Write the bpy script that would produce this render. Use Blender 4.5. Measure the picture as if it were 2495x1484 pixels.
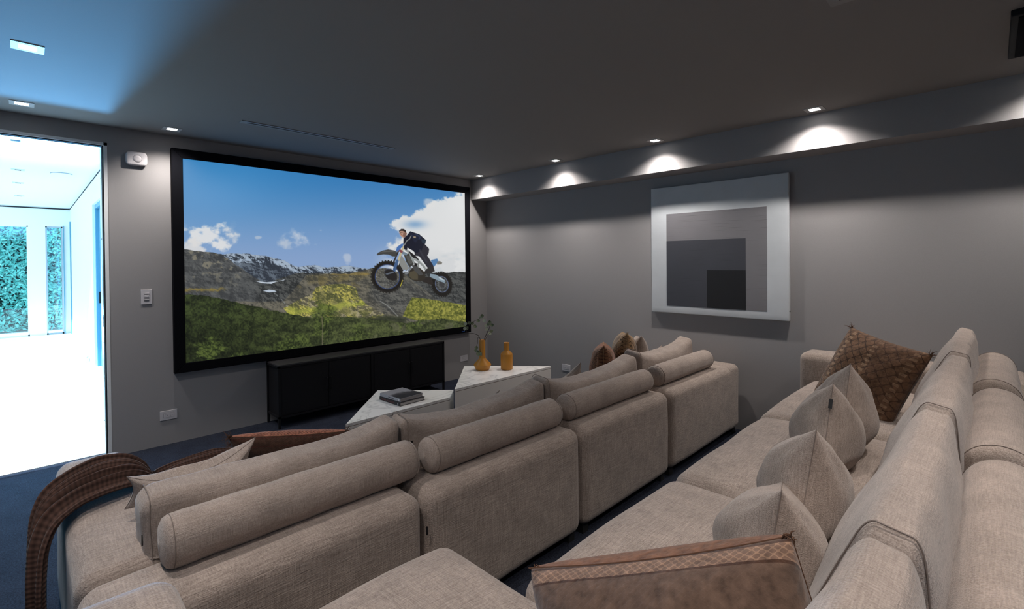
import bpy, bmesh, math, random
import numpy as np
from mathutils import Vector, Matrix, noise as mnoise

random.seed(7)
PI = math.pi
scene = bpy.context.scene
for o in list(bpy.data.objects):
    bpy.data.objects.remove(o)
COL = scene.collection

# ------------------------------------------------------------------ camera
CAM = Vector((-0.9496, -4.9245, 1.5105))
YAW, PITCH, ROLL, F_PX = 0.7879, -0.0094, -0.0087, 1178.0
fw = Vector((math.sin(YAW) * math.cos(PITCH), math.cos(YAW) * math.cos(PITCH), math.sin(PITCH)))
rt = Vector((math.cos(YAW), -math.sin(YAW), 0))
up = rt.cross(fw)
c_, s_ = math.cos(ROLL), math.sin(ROLL)
rt2, up2 = rt * c_ + up * s_, up * c_ - rt * s_
cam = bpy.data.cameras.new('camera')
cam.sensor_width = 36.0
cam.lens = 36.0 * F_PX / 2495.0
cam.shift_y = (649.27 - 742.0) / 2495.0
cam.clip_start = 0.02
camo = bpy.data.objects.new('camera', cam)
COL.objects.link(camo)
camo.matrix_world = Matrix((
    (rt2.x, up2.x, -fw.x, CAM.x), (rt2.y, up2.y, -fw.y, CAM.y), (rt2.z, up2.z, -fw.z, CAM.z), (0, 0, 0, 1)))
scene.camera = camo

# ------------------------------------------------------------------ light and exposure
scene.view_settings.view_transform = 'Standard'
scene.view_settings.look = 'None'
scene.view_settings.gamma = 1.0
scene.view_settings.exposure = 0.0
scene.view_settings.use_curve_mapping = False
scene.cycles.use_denoising = True
scene.cycles.max_bounces = 8
scene.cycles.diffuse_bounces = 5
scene.cycles.sample_clamp_indirect = 6.0
scene.cycles.caustics_reflective = False

SKY_COL, SKY_STR = (0.52, 0.82, 1.0), 3.4
SUN_COL, SUN_STR = (0.62, 0.86, 1.0), 15.0
SPOT_COL, SPOT_W = (1.0, 0.925, 0.875), 62.0
SPOT_ANGLE, SPOT_BLEND = 132, 1.0

world = bpy.data.worlds.new('daylight')
scene.world = world
world.use_nodes = True
bg = world.node_tree.nodes['Background']
bg.inputs[0].default_value = (*SKY_COL, 1)
bg.inputs[1].default_value = SKY_STR

sun = bpy.data.lights.new('sun', 'SUN')
sun.energy = SUN_STR
sun.color = SUN_COL
sun.angle = math.radians(1.0)
suno = bpy.data.objects.new('sun', sun)
COL.objects.link(suno)
suno.rotation_euler = Vector((-0.70, 0.03, 0.70)).to_track_quat('Z', 'Y').to_euler()
suno.location = (-8, 3, 8)

# added unseen spot standing in for daylight off the polished hall floor
gl = bpy.data.lights.new('floor_glint_standin', 'SPOT')
gl.energy = 4200.0
gl.color = (0.125, 0.49, 1.0)
gl.spot_size = math.radians(64)
gl.spot_blend = 1.0
gl.shadow_soft_size = 0.38
glo = bpy.data.objects.new('floor_glint_standin', gl)
COL.objects.link(glo)
glo.location = (-0.66, 5.8, 0.40)
glo.rotation_euler = (Vector((-0.66, 5.8, 0.40)) - Vector((-1.0, -4.4, 3.5))).to_track_quat('Z', 'Y').to_euler()


# ------------------------------------------------------------------ materials
def lin(c):
    return tuple(((v / 255.0) / 12.92 if v / 255.0 <= 0.04045 else (((v / 255.0) + 0.055) / 1.055) ** 2.4) for v in c)


def nmat(name):
    m = bpy.data.materials.new(name)
    m.use_nodes = True
    nt = m.node_tree
    b = nt.nodes['Principled BSDF']
    return m, nt, b


def plain(name, col, rough=0.6, metal=0.0, spec=0.5, bump=0.0, bscale=200.0):
    m, nt, b = nmat(name)
    b.inputs['Base Color'].default_value = (*col, 1)
    b.inputs['Roughness'].default_value = rough
    b.inputs['Metallic'].default_value = metal
    b.inputs['Specular IOR Level'].default_value = spec
    tc = nt.nodes.new('ShaderNodeTexCoord')
    n = nt.nodes.new('ShaderNodeTexNoise')
    n.inputs['Scale'].default_value = bscale
    n.inputs['Detail'].default_value = 3
    nt.links.new(tc.outputs['Object'], n.inputs['Vector'])
    mx = nt.nodes.new('ShaderNodeMix')
    mx.data_type = 'RGBA'
    mx.inputs[6].default_value = (*[v * 0.93 for v in col], 1)
    mx.inputs[7].default_value = (*[min(1, v * 1.06) for v in col], 1)
    nt.links.new(n.outputs['Fac'], mx.inputs[0])
    nt.links.new(mx.outputs[2], b.inputs['Base Color'])
    if bump:
        bp = nt.nodes.new('ShaderNodeBump')
        bp.inputs['Strength'].default_value = bump
        bp.inputs['Distance'].default_value = 0.002
        nt.links.new(n.outputs['Fac'], bp.inputs['Height'])
        nt.links.new(bp.outputs[0], b.inputs['Normal'])
    return m


def emis(name, col, strength):
    m = bpy.data.materials.new(name)
    m.use_nodes = True
    nt = m.node_tree
    b = nt.nodes['Principled BSDF']
    b.inputs['Base Color'].default_value = (*col, 1)
    b.inputs['Emission Color'].default_value = (*col, 1)
    b.inputs['Emission Strength'].default_value = strength
    return m


def weave(name, dark, light, tscale=300.0, bump=0.5, slub=(1, 1, 1), sheen=0.3, sub=None):
    """Woven cloth: three crossed thread directions so every side of a thing shows threads."""
    m, nt, b = nmat(name)
    tc = nt.nodes.new('ShaderNodeTexCoord')
    outs = []
    for ax in range(3):
        mp = nt.nodes.new('ShaderNodeMapping')
        sc = [tscale, tscale, tscale]
        sc[ax] = tscale * 0.06
        mp.inputs['Scale'].default_value = sc
        mp.inputs['Location'].default_value = (ax * 3.1, ax * 1.7, ax * 2.3)
        nt.links.new(tc.outputs['Object'], mp.inputs['Vector'])
        n = nt.nodes.new('ShaderNodeTexNoise')
        n.inputs['Scale'].default_value = 1.0
        n.inputs['Detail'].default_value = 2.0
        nt.links.new(mp.outputs[0], n.inputs['Vector'])
        w = nt.nodes.new('ShaderNodeMath')
        w.operation = 'MULTIPLY'
        w.inputs[1].default_value = slub[ax]
        nt.links.new(n.outputs['Fac'], w.inputs[0])
        outs.append(w)
    a1 = nt.nodes.new('ShaderNodeMath'); a1.operation = 'ADD'
    a2 = nt.nodes.new('ShaderNodeMath'); a2.operation = 'ADD'
    nt.links.new(outs[0].outputs[0], a1.inputs[0]); nt.links.new(outs[1].outputs[0], a1.inputs[1])
    nt.links.new(a1.outputs[0], a2.inputs[0]); nt.links.new(outs[2].outputs[0], a2.inputs[1])
    tot = sum(slub)
    mr = nt.nodes.new('ShaderNodeMapRange')
    mr.inputs['From Min'].default_value = tot * 0.36
    mr.inputs['From Max'].default_value = tot * 0.64
    nt.links.new(a2.outputs[0], mr.inputs['Value'])
    mx = nt.nodes.new('ShaderNodeMix'); mx.data_type = 'RGBA'
    mx.inputs[6].default_value = (*dark, 1); mx.inputs[7].default_value = (*light, 1)
    nt.links.new(mr.outputs[0], mx.inputs[0])
    # broad tonal drift
    n2 = nt.nodes.new('ShaderNodeTexNoise'); n2.inputs['Scale'].default_value = 9.0; n2.inputs['Detail'].default_value = 4
    nt.links.new(tc.outputs['Object'], n2.inputs['Vector'])
    mx2 = nt.nodes.new('ShaderNodeMix'); mx2.data_type = 'RGBA'; mx2.blend_type = 'MULTIPLY'
    mx2.inputs[0].default_value = 1.0
    cr = nt.nodes.new('ShaderNodeMapRange')
    cr.inputs['To Min'].default_value = 0.86; cr.inputs['To Max'].default_value = 1.1
    cr.inputs['From Min'].default_value = 0.3; cr.inputs['From Max'].default_value = 0.7
    nt.links.new(n2.outputs['Fac'], cr.inputs['Value'])
    nt.links.new(mx.outputs[2], mx2.inputs[6]); nt.links.new(cr.outputs[0], mx2.inputs[7])
    nt.links.new(mx2.outputs[2], b.inputs['Base Color'])
    b.inputs['Roughness'].default_value = 0.95
    b.inputs['Specular IOR Level'].default_value = 0.15
    b.inputs['Sheen Weight'].default_value = sheen
    b.inputs['Sheen Roughness'].default_value = 0.5
    bp = nt.nodes.new('ShaderNodeBump')
    bp.inputs['Strength'].default_value = bump
    bp.inputs['Distance'].default_value = 0.0022
    nt.links.new(mr.outputs[0], bp.inputs['Height'])
    nt.links.new(bp.outputs[0], b.inputs['Normal'])
    return m


M = {}
M['wall'] = plain('wall paint', (0.335, 0.325, 0.325), 0.75, spec=0.25, bump=0.12, bscale=260)
M['ceil'] = plain('ceiling paint', (0.29, 0.275, 0.265), 0.8, spec=0.2, bump=0.08, bscale=260)
M['linen'] = weave('beige linen', (0.235, 0.185, 0.155), (0.52, 0.43, 0.37), 290, 0.6, (1.2, 0.9, 1))
M['linen2'] = weave('beige cushion linen', (0.27, 0.215, 0.18), (0.50, 0.415, 0.36), 380, 0.5, (1, 1, 1.1))
M['linen3'] = weave('greige pillow linen', (0.235, 0.185, 0.155), (0.47, 0.385, 0.33), 420, 0.5, (1, 1.2, 1))
M['seam'] = plain('seam thread', (0.23, 0.185, 0.16), 0.9)
M['white_lacquer'] = plain('white lacquer', (0.80, 0.775, 0.74), 0.35)
M['black'] = plain('black satin', (0.006, 0.006, 0.008), 0.6, spec=0.3)
M['velvet'] = plain('black velvet frame', (0.0035, 0.0038, 0.006), 0.9, spec=0.1)
M['tag'] = plain('black tag', (0.01, 0.01, 0.011), 0.5)
M['plastic'] = plain('white plastic', (0.62, 0.60, 0.62), 0.4)
M['plastic_d'] = plain('grey plastic', (0.30, 0.29, 0.30), 0.45)
M['dark'] = plain('dark slot', (0.012, 0.012, 0.014), 0.9)
M['alu'] = plain('brushed aluminium', (0.42, 0.46, 0.50), 0.38, 0.7)
M['hall_white'] = plain('hall white paint', (0.80, 0.82, 0.83), 0.7)
M['hall_floor'] = plain('polished hall floor', (0.74, 0.75, 0.76), 0.07)
M['orange'] = plain('ochre ceramic', (0.50, 0.215, 0.024), 0.42, bump=0.25, bscale=500)
M['paper'] = plain('book paper', (0.42, 0.40, 0.39), 0.9, bump=0.3, bscale=300)
M['cover_grey'] = plain('grey jacket', (0.33, 0.33, 0.36), 0.4)
M['cover_black'] = plain('black cloth cover', (0.014, 0.012, 0.014), 0.6)
M['twig'] = plain('twig bark', (0.028, 0.02, 0.014), 0.8)
M['leaf'] = plain('olive leaf', (0.17, 0.21, 0.12), 0.5)
M['leaf_pale'] = plain('pale leaf', (0.50, 0.55, 0.42), 0.5)
M['foot'] = plain('sofa foot', (0.02, 0.02, 0.02), 0.6)
M['vent_grey'] = plain('painted vent', (0.30, 0.29, 0.285), 0.5)
M['trimring'] = plain('downlight trim', (0.55, 0.54, 0.53), 0.5)
M['lens'] = emis('lit lens', (1.0, 0.95, 0.92), 14.0)
M['logo_b'] = plain('blue badge', (0.03, 0.13, 0.50), 0.4)
M['door_blue_shade'] = plain('blue shaded door frame', (0.10, 0.30, 0.42), 0.5)  # door recess stands in blue shade; that tint is put into the colour
M['chrome'] = plain('chrome', (0.6, 0.6, 0.6), 0.2, 1.0)


def carpet():
    m, nt, b = nmat('navy carpet')
    tc = nt.nodes.new('ShaderNodeTexCoord')
    n = nt.nodes.new('ShaderNodeTexNoise'); n.inputs['Scale'].default_value = 130; n.inputs['Detail'].default_value = 5
    n.inputs['Roughness'].default_value = 0.75
    nt.links.new(tc.outputs['Object'], n.inputs['Vector'])
    n2 = nt.nodes.new('ShaderNodeTexNoise'); n2.inputs['Scale'].default_value = 7; n2.inputs['Detail'].default_value = 4
    nt.links.new(tc.outputs['Object'], n2.inputs['Vector'])
    ad = nt.nodes.new('ShaderNodeMath'); ad.operation = 'MULTIPLY_ADD'
    ad.inputs[1].default_value = 0.22
    nt.links.new(n2.outputs['Fac'], ad.inputs[0]); nt.links.new(n.outputs['Fac'], ad.inputs[2])
    mr = nt.nodes.new('ShaderNodeMapRange')
    mr.inputs['From Min'].default_value = 0.42; mr.inputs['From Max'].default_value = 0.80
    nt.links.new(ad.outputs[0], mr.inputs['Value'])
    mx = nt.nodes.new('ShaderNodeMix'); mx.data_type = 'RGBA'
    mx.inputs[6].default_value = (0.006, 0.007, 0.014, 1); mx.inputs[7].default_value = (0.062, 0.076, 0.118, 1)
    nt.links.new(mr.outputs[0], mx.inputs[0])
    nt.links.new(mx.outputs[2], b.inputs['Base Color'])
    b.inputs['Roughness'].default_value = 1.0
    b.inputs['Specular IOR Level'].default_value = 0.05
    b.inputs['Sheen Weight'].default_value = 0.03
    bp = nt.nodes.new('ShaderNodeBump'); bp.inputs['Strength'].default_value = 1.0; bp.inputs['Distance'].default_value = 0.012
    nt.links.new(n.outputs['Fac'], bp.inputs['Height']); nt.links.new(bp.outputs[0], b.inputs['Normal'])
    return m


M['carpet'] = carpet()


def waffle():
    m, nt, b = nmat('brown waffle knit')
    tc = nt.nodes.new('ShaderNodeTexCoord')
    sep = nt.nodes.new('ShaderNodeSeparateXYZ')
    nt.links.new(tc.outputs['UV'], sep.inputs[0])
    hs = []
    for ax, k in (('X', 450.0), ('Y', 450.0)):
        mu = nt.nodes.new('ShaderNodeMath'); mu.operation = 'MULTIPLY'; mu.inputs[1].default_value = k
        nt.links.new(sep.outputs[ax], mu.inputs[0])
        si = nt.nodes.new('ShaderNodeMath'); si.operation = 'SINE'
        nt.links.new(mu.outputs[0], si.inputs[0])
        hs.append(si)
    ad = nt.nodes.new('ShaderNodeMath'); ad.operation = 'ADD'
    nt.links.new(hs[0].outputs[0], ad.inputs[0]); nt.links.new(hs[1].outputs[0], ad.inputs[1])
    mr = nt.nodes.new('ShaderNodeMapRange'); mr.inputs['From Min'].default_value = -2; mr.inputs['From Max'].default_value = 2
    nt.links.new(ad.outputs[0], mr.inputs['Value'])
    mx = nt.nodes.new('ShaderNodeMix'); mx.data_type = 'RGBA'
    mx.inputs[6].default_value = (0.030, 0.016, 0.012, 1); mx.inputs[7].default_value = (0.095, 0.050, 0.037, 1)
    nt.links.new(mr.outputs[0], mx.inputs[0]); nt.links.new(mx.outputs[2], b.inputs['Base Color'])
    b.inputs['Roughness'].default_value = 0.9; b.inputs['Sheen Weight'].default_value = 0.1
    b.inputs['Specular IOR Level'].default_value = 0.15
    bp = nt.nodes.new('ShaderNodeBump'); bp.inputs['Strength'].default_value = 1.0; bp.inputs['Distance'].default_value = 0.004
    nt.links.new(mr.outputs[0], bp.inputs['Height']); nt.links.new(bp.outputs[0], b.inputs['Normal'])
    bp.inputs['Distance'].default_value = 0.002
    return m


M['throw'] = waffle()


def marble():
    m, nt, b = nmat('white stone top')
    tc = nt.nodes.new('ShaderNodeTexCoord')
    n = nt.nodes.new('ShaderNodeTexNoise'); n.inputs['Scale'].default_value = 3.2; n.inputs['Detail'].default_value = 8
    n.inputs['Distortion'].default_value = 1.4
    nt.links.new(tc.outputs['Object'], n.inputs['Vector'])
    cr = nt.nodes.new('ShaderNodeValToRGB')
    e = cr.color_ramp.elements
    e[0].position = 0.47; e[0].color = (0.86, 0.845, 0.825, 1)
    e[1].position = 0.53; e[1].color = (0.86, 0.845, 0.825, 1)
    k = e.new(0.5); k.color = (0.62, 0.61, 0.60, 1)
    nt.links.new(n.outputs['Fac'], cr.inputs[0]); nt.links.new(cr.outputs[0], b.inputs['Base Color'])
    b.inputs['Roughness'].default_value = 0.28
    return m


M['marble'] = marble()


def kilim(name, base, dark, lightc, accent, scale=18.0, field=None, back=None, strip=None):
    """Old woven rug pillow: rows of stitched motifs; local X across, Y up."""
    m, nt, b = nmat(name)
    tc = nt.nodes.new('ShaderNodeTexCoord')
    L = nt.links
    sep = nt.nodes.new('ShaderNodeSeparateXYZ'); L.new(tc.outputs['Object'], sep.inputs[0])

    def mth(op, a, bv=None, c=None):
        nd = nt.nodes.new('ShaderNodeMath'); nd.operation = op
        for i, v in enumerate((a, bv, c)):
            if v is None:
                continue
            if isinstance(v, (int, float)):
                nd.inputs[i].default_value = v
            else:
                L.new(v, nd.inputs[i])
        return nd.outputs[0]

    def mixc(f, c1, c2):
        nd = nt.nodes.new('ShaderNodeMix'); nd.data_type = 'RGBA'
        if isinstance(f, (int, float)): nd.inputs[0].default_value = f
        else: L.new(f, nd.inputs[0])
        for i, cc in ((6, c1), (7, c2)):
            if isinstance(cc, tuple): nd.inputs[i].default_value = (*cc, 1)
            else: L.new(cc, nd.inputs[i])
        return nd.outputs[2]

    X, Y, Z = sep.outputs
    nz = nt.nodes.new('ShaderNodeTexNoise'); nz.inputs['Scale'].default_value = 60; nz.inputs['Detail'].default_value = 4
    L.new(tc.outputs['Object'], nz.inputs['Vector'])
    nf = nz.outputs['Fac']
    nz2 = nt.nodes.new('ShaderNodeTexNoise'); nz2.inputs['Scale'].default_value = 7; nz2.inputs['Detail'].default_value = 5
    L.new(tc.outputs['Object'], nz2.inputs['Vector'])
    nb = nz2.outputs['Fac']
    # motif lattice: diamonds and zigzags inside bands
    if field is not None:
        Y = mth('SUBTRACT', Y, mth('ABSOLUTE', Z))
    wob = mth('MULTIPLY_ADD', nb, 0.03, -0.015)
    xw = mth('ADD', X, wob); yw = mth('ADD', Y, wob)
    d1 = mth('SINE', mth('MULTIPLY', mth('ADD', xw, yw), scale * 6.0))
    d2 = mth('SINE', mth('MULTIPLY', mth('SUBTRACT', xw, yw), scale * 6.0))
    dd = mth('ABSOLUTE', mth('MULTIPLY', d1, d2))
    lines = mth('LESS_THAN', dd, 0.16)
    bandp = mth('FRACT', mth('MULTIPLY', xw, scale * 0.62))
    bandedge = mth('LESS_THAN', bandp, 0.16)
    bars = mth('GREATER_THAN', mth('SINE', mth('MULTIPLY', yw, scale * 22.0)), 0.1)
    c1 = mixc(mth('MULTIPLY', lines, 0.75), base, dark)
    c2 = mixc(mth('MULTIPLY', bandedge, bars), c1, lightc)
    big = mth('GREATER_THAN', mth('SINE', mth('MULTIPLY', mth('ADD', X, mth('MULTIPLY', Y, 0.3)), scale * 1.1)), 0.45)
    c3 = mixc(mth('MULTIPLY', big, 0.45), c2, accent)
    if field is not None:
        # plain burlap front with a patterned strip near the top edge, velvet on the other side
        inside = mth('MULTIPLY', mth('GREATER_THAN', Y, strip[0]), mth('LESS_THAN', Y, strip[1]))
        lace = mixc(mth('MULTIPLY', mth('LESS_THAN', dd, 0.22), 0.9), base, lightc) if back[1] != 2 else field
        c3 = mixc(inside, field, lace)
        edge = mth('LESS_THAN', mth('ABSOLUTE', mth('SUBTRACT', mth('ABSOLUTE', mth('SUBTRACT', Y, (strip[0] + strip[1]) / 2)), (strip[1] - strip[0]) / 2)), 0.003)
        c3 = mixc(edge, c3, dark)
        isback = mth('LESS_THAN', Z, 0.0)
        velv = mixc(mth('MULTIPLY', mth('GREATER_THAN', nb, 0.56), 0.5), back[0], dark)
        if back[1] == 2:
            velv = mixc(mth('MULTIPLY', inside, mth('MULTIPLY', mth('LESS_THAN', dd, 0.22), 0.9)), velv, dark)
        c3 = mixc(isback, c3, velv)
    mr = nt.nodes.new('ShaderNodeMapRange')
    mr.inputs['From Min'].default_value = 0.3; mr.inputs['From Max'].default_value = 0.7
    mr.inputs['To Min'].default_value = 0.62; mr.inputs['To Max'].default_value = 1.3
    L.new(nf, mr.inputs['Value'])
    mu = nt.nodes.new('ShaderNodeMix'); mu.data_type = 'RGBA'; mu.blend_type = 'MULTIPLY'; mu.inputs[0].default_value = 1
    L.new(c3, mu.inputs[6]); L.new(mr.outputs[0], mu.inputs[7])
    L.new(mu.outputs[2], b.inputs['Base Color'])
    b.inputs['Roughness'].default_value = 0.95; b.inputs['Specular IOR Level'].default_value = 0.1
    b.inputs['Sheen Weight'].default_value = 0.25
    bp = nt.nodes.new('ShaderNodeBump'); bp.inputs['Strength'].default_value = 0.7; bp.inputs['Distance'].default_value = 0.004
    hh = mth('ADD', mth('MULTIPLY', lines, -0.5), nf)
    L.new(hh, bp.inputs['Height']); L.new(bp.outputs[0], b.inputs['Normal'])
    return m


M['kilim_big'] = kilim('brown kilim', (0.175, 0.095, 0.052), (0.040, 0.020, 0.012), (0.32, 0.20, 0.12), (0.095, 0.048, 0.028), 9)
M['kilim_gold'] = kilim('gold black kilim', (0.34, 0.21, 0.11), (0.012, 0.009, 0.008), (0.50, 0.34, 0.18), (0.05, 0.03, 0.02), 16)
M['kilim_rust'] = kilim('rust kilim', (0.19, 0.085, 0.042), (0.05, 0.02, 0.013), (0.33, 0.16, 0.09), (0.25, 0.08, 0.04), 20)
M['lumbar'] = kilim('burlap lumbar', (0.19, 0.115, 0.08), (0.07, 0.035, 0.022), (0.33, 0.20, 0.13), (0.1, 0.05, 0.03), 34,
                    field=(0.125, 0.078, 0.055), back=((0.19, 0.082, 0.040), 1), strip=(0.128, 0.170))
M['lumbar2'] = kilim('rust lumbar', (0.36, 0.12, 0.07), (0.06, 0.018, 0.012), (0.14, 0.04, 0.025), (0.1, 0.05, 0.03), 34,
                     field=(0.055, 0.026, 0.016), back=((0.33, 0.13, 0.08), 2), strip=(0.06, 0.115))
M['fringe'] = plain('brown fringe yarn', (0.10, 0.045, 0.022), 0.95)
M['fringe_gold'] = plain('gold fringe yarn', (0.34, 0.22, 0.11), 0.95)


def pane_mat():
    m = bpy.data.materials.new('window glass')
    m.use_nodes = True
    nt = m.node_tree
    nt.nodes.clear()
    o = nt.nodes.new('ShaderNodeOutputMaterial')
    mx = nt.nodes.new('ShaderNodeMixShader'); mx.inputs[0].default_value = 0.07
    t = nt.nodes.new('ShaderNodeBsdfTransparent'); g = nt.nodes.new('ShaderNodeBsdfGlossy')
    g.inputs['Roughness'].default_value = 0.02
    nt.links.new(t.outputs[0], mx.inputs[1]); nt.links.new(g.outputs[0], mx.inputs[2]); nt.links.new(mx.outputs[0], o.inputs[0])
    return m


M['pane'] = pane_mat()
M['stone'] = plain('grey stone', (0.25, 0.25, 0.25), 0.9)
M['hedge_leaf'] = plain('hedge leaf', (0.10, 0.46, 0.42), 0.30, spec=0.6, bscale=6)
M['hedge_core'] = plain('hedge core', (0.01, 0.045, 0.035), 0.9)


# ------------------------------------------------------------------ mesh helpers
def link_mesh(name, verts, faces, mat, parent=None, smooth=True, uvs=None):
    me = bpy.data.meshes.new(name)
    me.from_pydata([tuple(v) for v in verts], [], faces)
    me.update()
    if smooth:
        me.polygons.foreach_set('use_smooth', [True] * len(me.polygons))
    if uvs is not None:
        uv = me.uv_layers.new(name='UVMap')
        flat = []
        for p in me.polygons:
            for vi in p.vertices:
                flat += uvs[vi]
        uv.data.foreach_set('uv', flat)
    o = bpy.data.objects.new(name, me)
    if mat:
        me.materials.append(mat)
    COL.objects.link(o)
    if parent is not None:
        o.parent = parent
    return o


def tag(o, label, cat, group=None):
    o['label'] = label
    o['category'] = cat
    if group:
        o['group'] = group
    return o


def empty(name, loc, label=None, cat=None, group=None, rotz=0.0):
    o = bpy.data.objects.new(name, None)
    o.empty_display_size = 0.05
    COL.objects.link(o)
    o.location = loc
    o.rotation_euler = (0, 0, rotz)
    if label:
        tag(o, label, cat, group)
    return o


def structure(o):
    o['kind'] = 'structure'
    return o


class MB:
    def __init__(s):
        s.v = []; s.f = []

    def box(s, x0, x1, y0, y1, z0, z1):
        i = len(s.v)
        s.v += [(x0, y0, z0), (x1, y0, z0), (x1, y1, z0), (x0, y1, z0), (x0, y0, z1), (x1, y0, z1), (x1, y1, z1), (x0, y1, z1)]
        s.f += [(i, i + 3, i + 2, i + 1), (i + 4, i + 5, i + 6, i + 7), (i, i + 1, i + 5, i + 4), (i + 1, i + 2, i + 6, i + 5),
                (i + 2, i + 3, i + 7, i + 6), (i + 3, i, i + 4, i + 7)]
        return s

    def prism(s, pts, z0, z1):
        n = len(pts); i = len(s.v)
        s.v += [(x, y, z0) for x, y in pts] + [(x, y, z1) for x, y in pts]
        s.f += [tuple(i + k for k in reversed(range(n))), tuple(i + n + k for k in range(n))]
        s.f += [(i + k, i + (k + 1) % n, i + n + (k + 1) % n, i + n + k) for k in range(n)]
        return s

    def tube(s, pts, r, n=8, closed=False, taper=None):
        P = [Vector(p) for p in pts]; m = len(P); i0 = len(s.v)
        ref = Vector((0.13, 0.21, 0.97))
        prev = None
        for k in range(m):
            if closed:
                t = P[(k + 1) % m] - P[k - 1]
            else:
                t = P[min(k + 1, m - 1)] - P[max(k - 1, 0)]
            t = t.normalized() if t.length > 1e-9 else Vector((0, 0, 1))
            a = (prev - t * prev.dot(t)) if prev is not None else t.cross(ref)
            if a.length < 1e-6:
                a = t.cross(Vector((1, 0, 0)))
            a.normalize(); prev = a
            b = t.cross(a)
            rr = r if taper is None else r * (1 + (taper - 1) * k / (m - 1))
            for j in range(n):
                an = 2 * PI * j / n
                q = P[k] + (a * math.cos(an) + b * math.sin(an)) * rr
                s.v.append(tuple(q))
        for k in range(m if closed else m - 1):
            for j in range(n):
                a0 = i0 + k * n + j; a1 = i0 + k * n + (j + 1) % n
                k2 = (k + 1) % m
                b0 = i0 + k2 * n + j; b1 = i0 + k2 * n + (j + 1) % n
                s.f.append((a0, a1, b1, b0))
        if not closed:
            s.f.append(tuple(i0 + j for j in reversed(range(n))))
            s.f.append(tuple(i0 + (m - 1) * n + j for j in range(n)))
        return s

    def lathe(s, prof, n=40, cx=0, cy=0):
        i0 = len(s.v)
        for r, z in prof:
            for j in range(n):
                a = 2 * PI * j / n
                s.v.append((cx + r * math.cos(a), cy + r * math.sin(a), z))
        for k in range(len(prof) - 1):
            for j in range(n):
                s.f.append((i0 + k * n + j, i0 + k * n + (j + 1) % n, i0 + (k + 1) * n + (j + 1) % n, i0 + (k + 1) * n + j))
        s.f.append(tuple(i0 + j for j in reversed(range(n))))
        s.f.append(tuple(i0 + (len(prof) - 1) * n + j for j in range(n)))
        return s

    def build(s, name, mat, parent=None, smooth=False, bevel=0.0, loc=None):
        o = link_mesh(name, s.v, s.f, mat, parent, smooth)
        if bevel:
            md = o.modifiers.new('bevel', 'BEVEL')
            md.width = bevel; md.segments = 2; md.limit_method = 'ANGLE'
        if loc is not None:
            o.location = loc
        return o


def soft_box(size, r, inner=(10, 6, 6), k=4, deform=None, seed=0, wob=0.003, wsc=5.0):
    """Rounded, stuffed box centred on the origin; returns verts, faces."""
    hx, hy, hz = [v / 2 for v in size]
    r = min(r, hx * 0.999, hy * 0.999, hz * 0.999)

    def line(h, n):
        e = [-h + r * (1 - math.cos(PI / 2 * i / k)) if False else -h + r * i / k for i in range(k)]
        mid = [-(h - r) + 2 * (h - r) * i / n for i in range(n + 1)]
        return e + mid + [-v for v in reversed(e)]

    X, Y, Z = line(hx, inner[0]), line(hy, inner[1]), line(hz, inner[2])
    idx = {}; V = []; Fc = []

    def vid(x, y, z):
        key = (round(x, 6), round(y, 6), round(z, 6))
        if key in idx:
            return idx[key]
        ix = max(-(hx - r), min(hx - r, x)); iy = max(-(hy - r), min(hy - r, y)); iz = max(-(hz - r), min(hz - r, z))
        d = Vector((x - ix, y - iy, z - iz))
        d = d.normalized() * r if d.length > 1e-9 else d
        p = Vector((ix, iy, iz)) + d
        if deform:
            p = Vector(deform(p.x, p.y, p.z))
        if wob:
            nv = mnoise.noise_vector(Vector((p.x * wsc + seed * 7.3, p.y * wsc + seed * 3.1, p.z * wsc)))
            p = p + nv * wob
        idx[key] = len(V); V.append(p)
        return idx[key]

    def grid(A, B, fn, flip):
        for i in range(len(A) - 1):
            for j in range(len(B) - 1):
                q = [fn(A[i], B[j]), fn(A[i + 1], B[j]), fn(A[i + 1], B[j + 1]), fn(A[i], B[j + 1])]
                if flip:
                    q.reverse()
                if len(set(q)) == 4:
                    Fc.append(tuple(q))

    grid(X, Y, lambda a, b: vid(a, b, hz), False)
    grid(X, Y, lambda a, b: vid(a, b, -hz), True)
    grid(X, Z, lambda a, b: vid(a, -hy, b), False)
    grid(X, Z, lambda a, b: vid(a, hy, b), True)
    grid(Y, Z, lambda a, b: vid(hx, a, b), False)
    grid(Y, Z, lambda a, b: vid(-hx, a, b), True)
    return V, Fc


def soft(name, x0, x1, y0, y1, z0, z1, r, mat, parent, **kw):
    V, Fc = soft_box((x1 - x0, y1 - y0, z1 - z0), r, **kw)
    o = link_mesh(name, V, Fc, mat, None)
    c = Vector(((x0 + x1) / 2, (y0 + y1) / 2, (z0 + z1) / 2))
    if parent is not None:
        o.parent = parent
        c = c - parent.location
    o.location = c
    return o


# ------------------------------------------------------------------ room shell
XR, XL, YB, H = 3.51, -2.45, -6.5, 2.6
DX0, DX1, DZ = -1.95, -0.49, 2.47      # doorway
structure(MB().box(XL - .1, XR + .1, YB - .1, 0.13, -0.1, 0.0).build('floor', M['carpet']))
structure(MB().box(XL, XR, YB, -3.56, 0.0, 0.20).build('riser_platform', M['carpet'], bevel=0.015))
structure(MB().box(XL - .1, XR + .1, YB - .1, 0.12, H, H + .1).build('ceiling', M['ceil']))
wf = MB().box(DX1, XR + .1, 0.0, 0.12, 0, H).box(XL - .1, DX0, 0, .12, 0, H).box(DX0, DX1, 0, .12, DZ, H)
structure(wf.build('wall_front', M['wall']))
structure(MB().box(XR, XR + .1, YB, 0.0, 0, H).build('wall_right', M['wall']))
structure(MB().box(XL - .1, XL, YB, 0.0, 0, H).build('wall_left', M['wall']))
structure(MB().box(XL, XR, YB - .1, YB, 0, H).build('wall_back', M['wall']))
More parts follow.
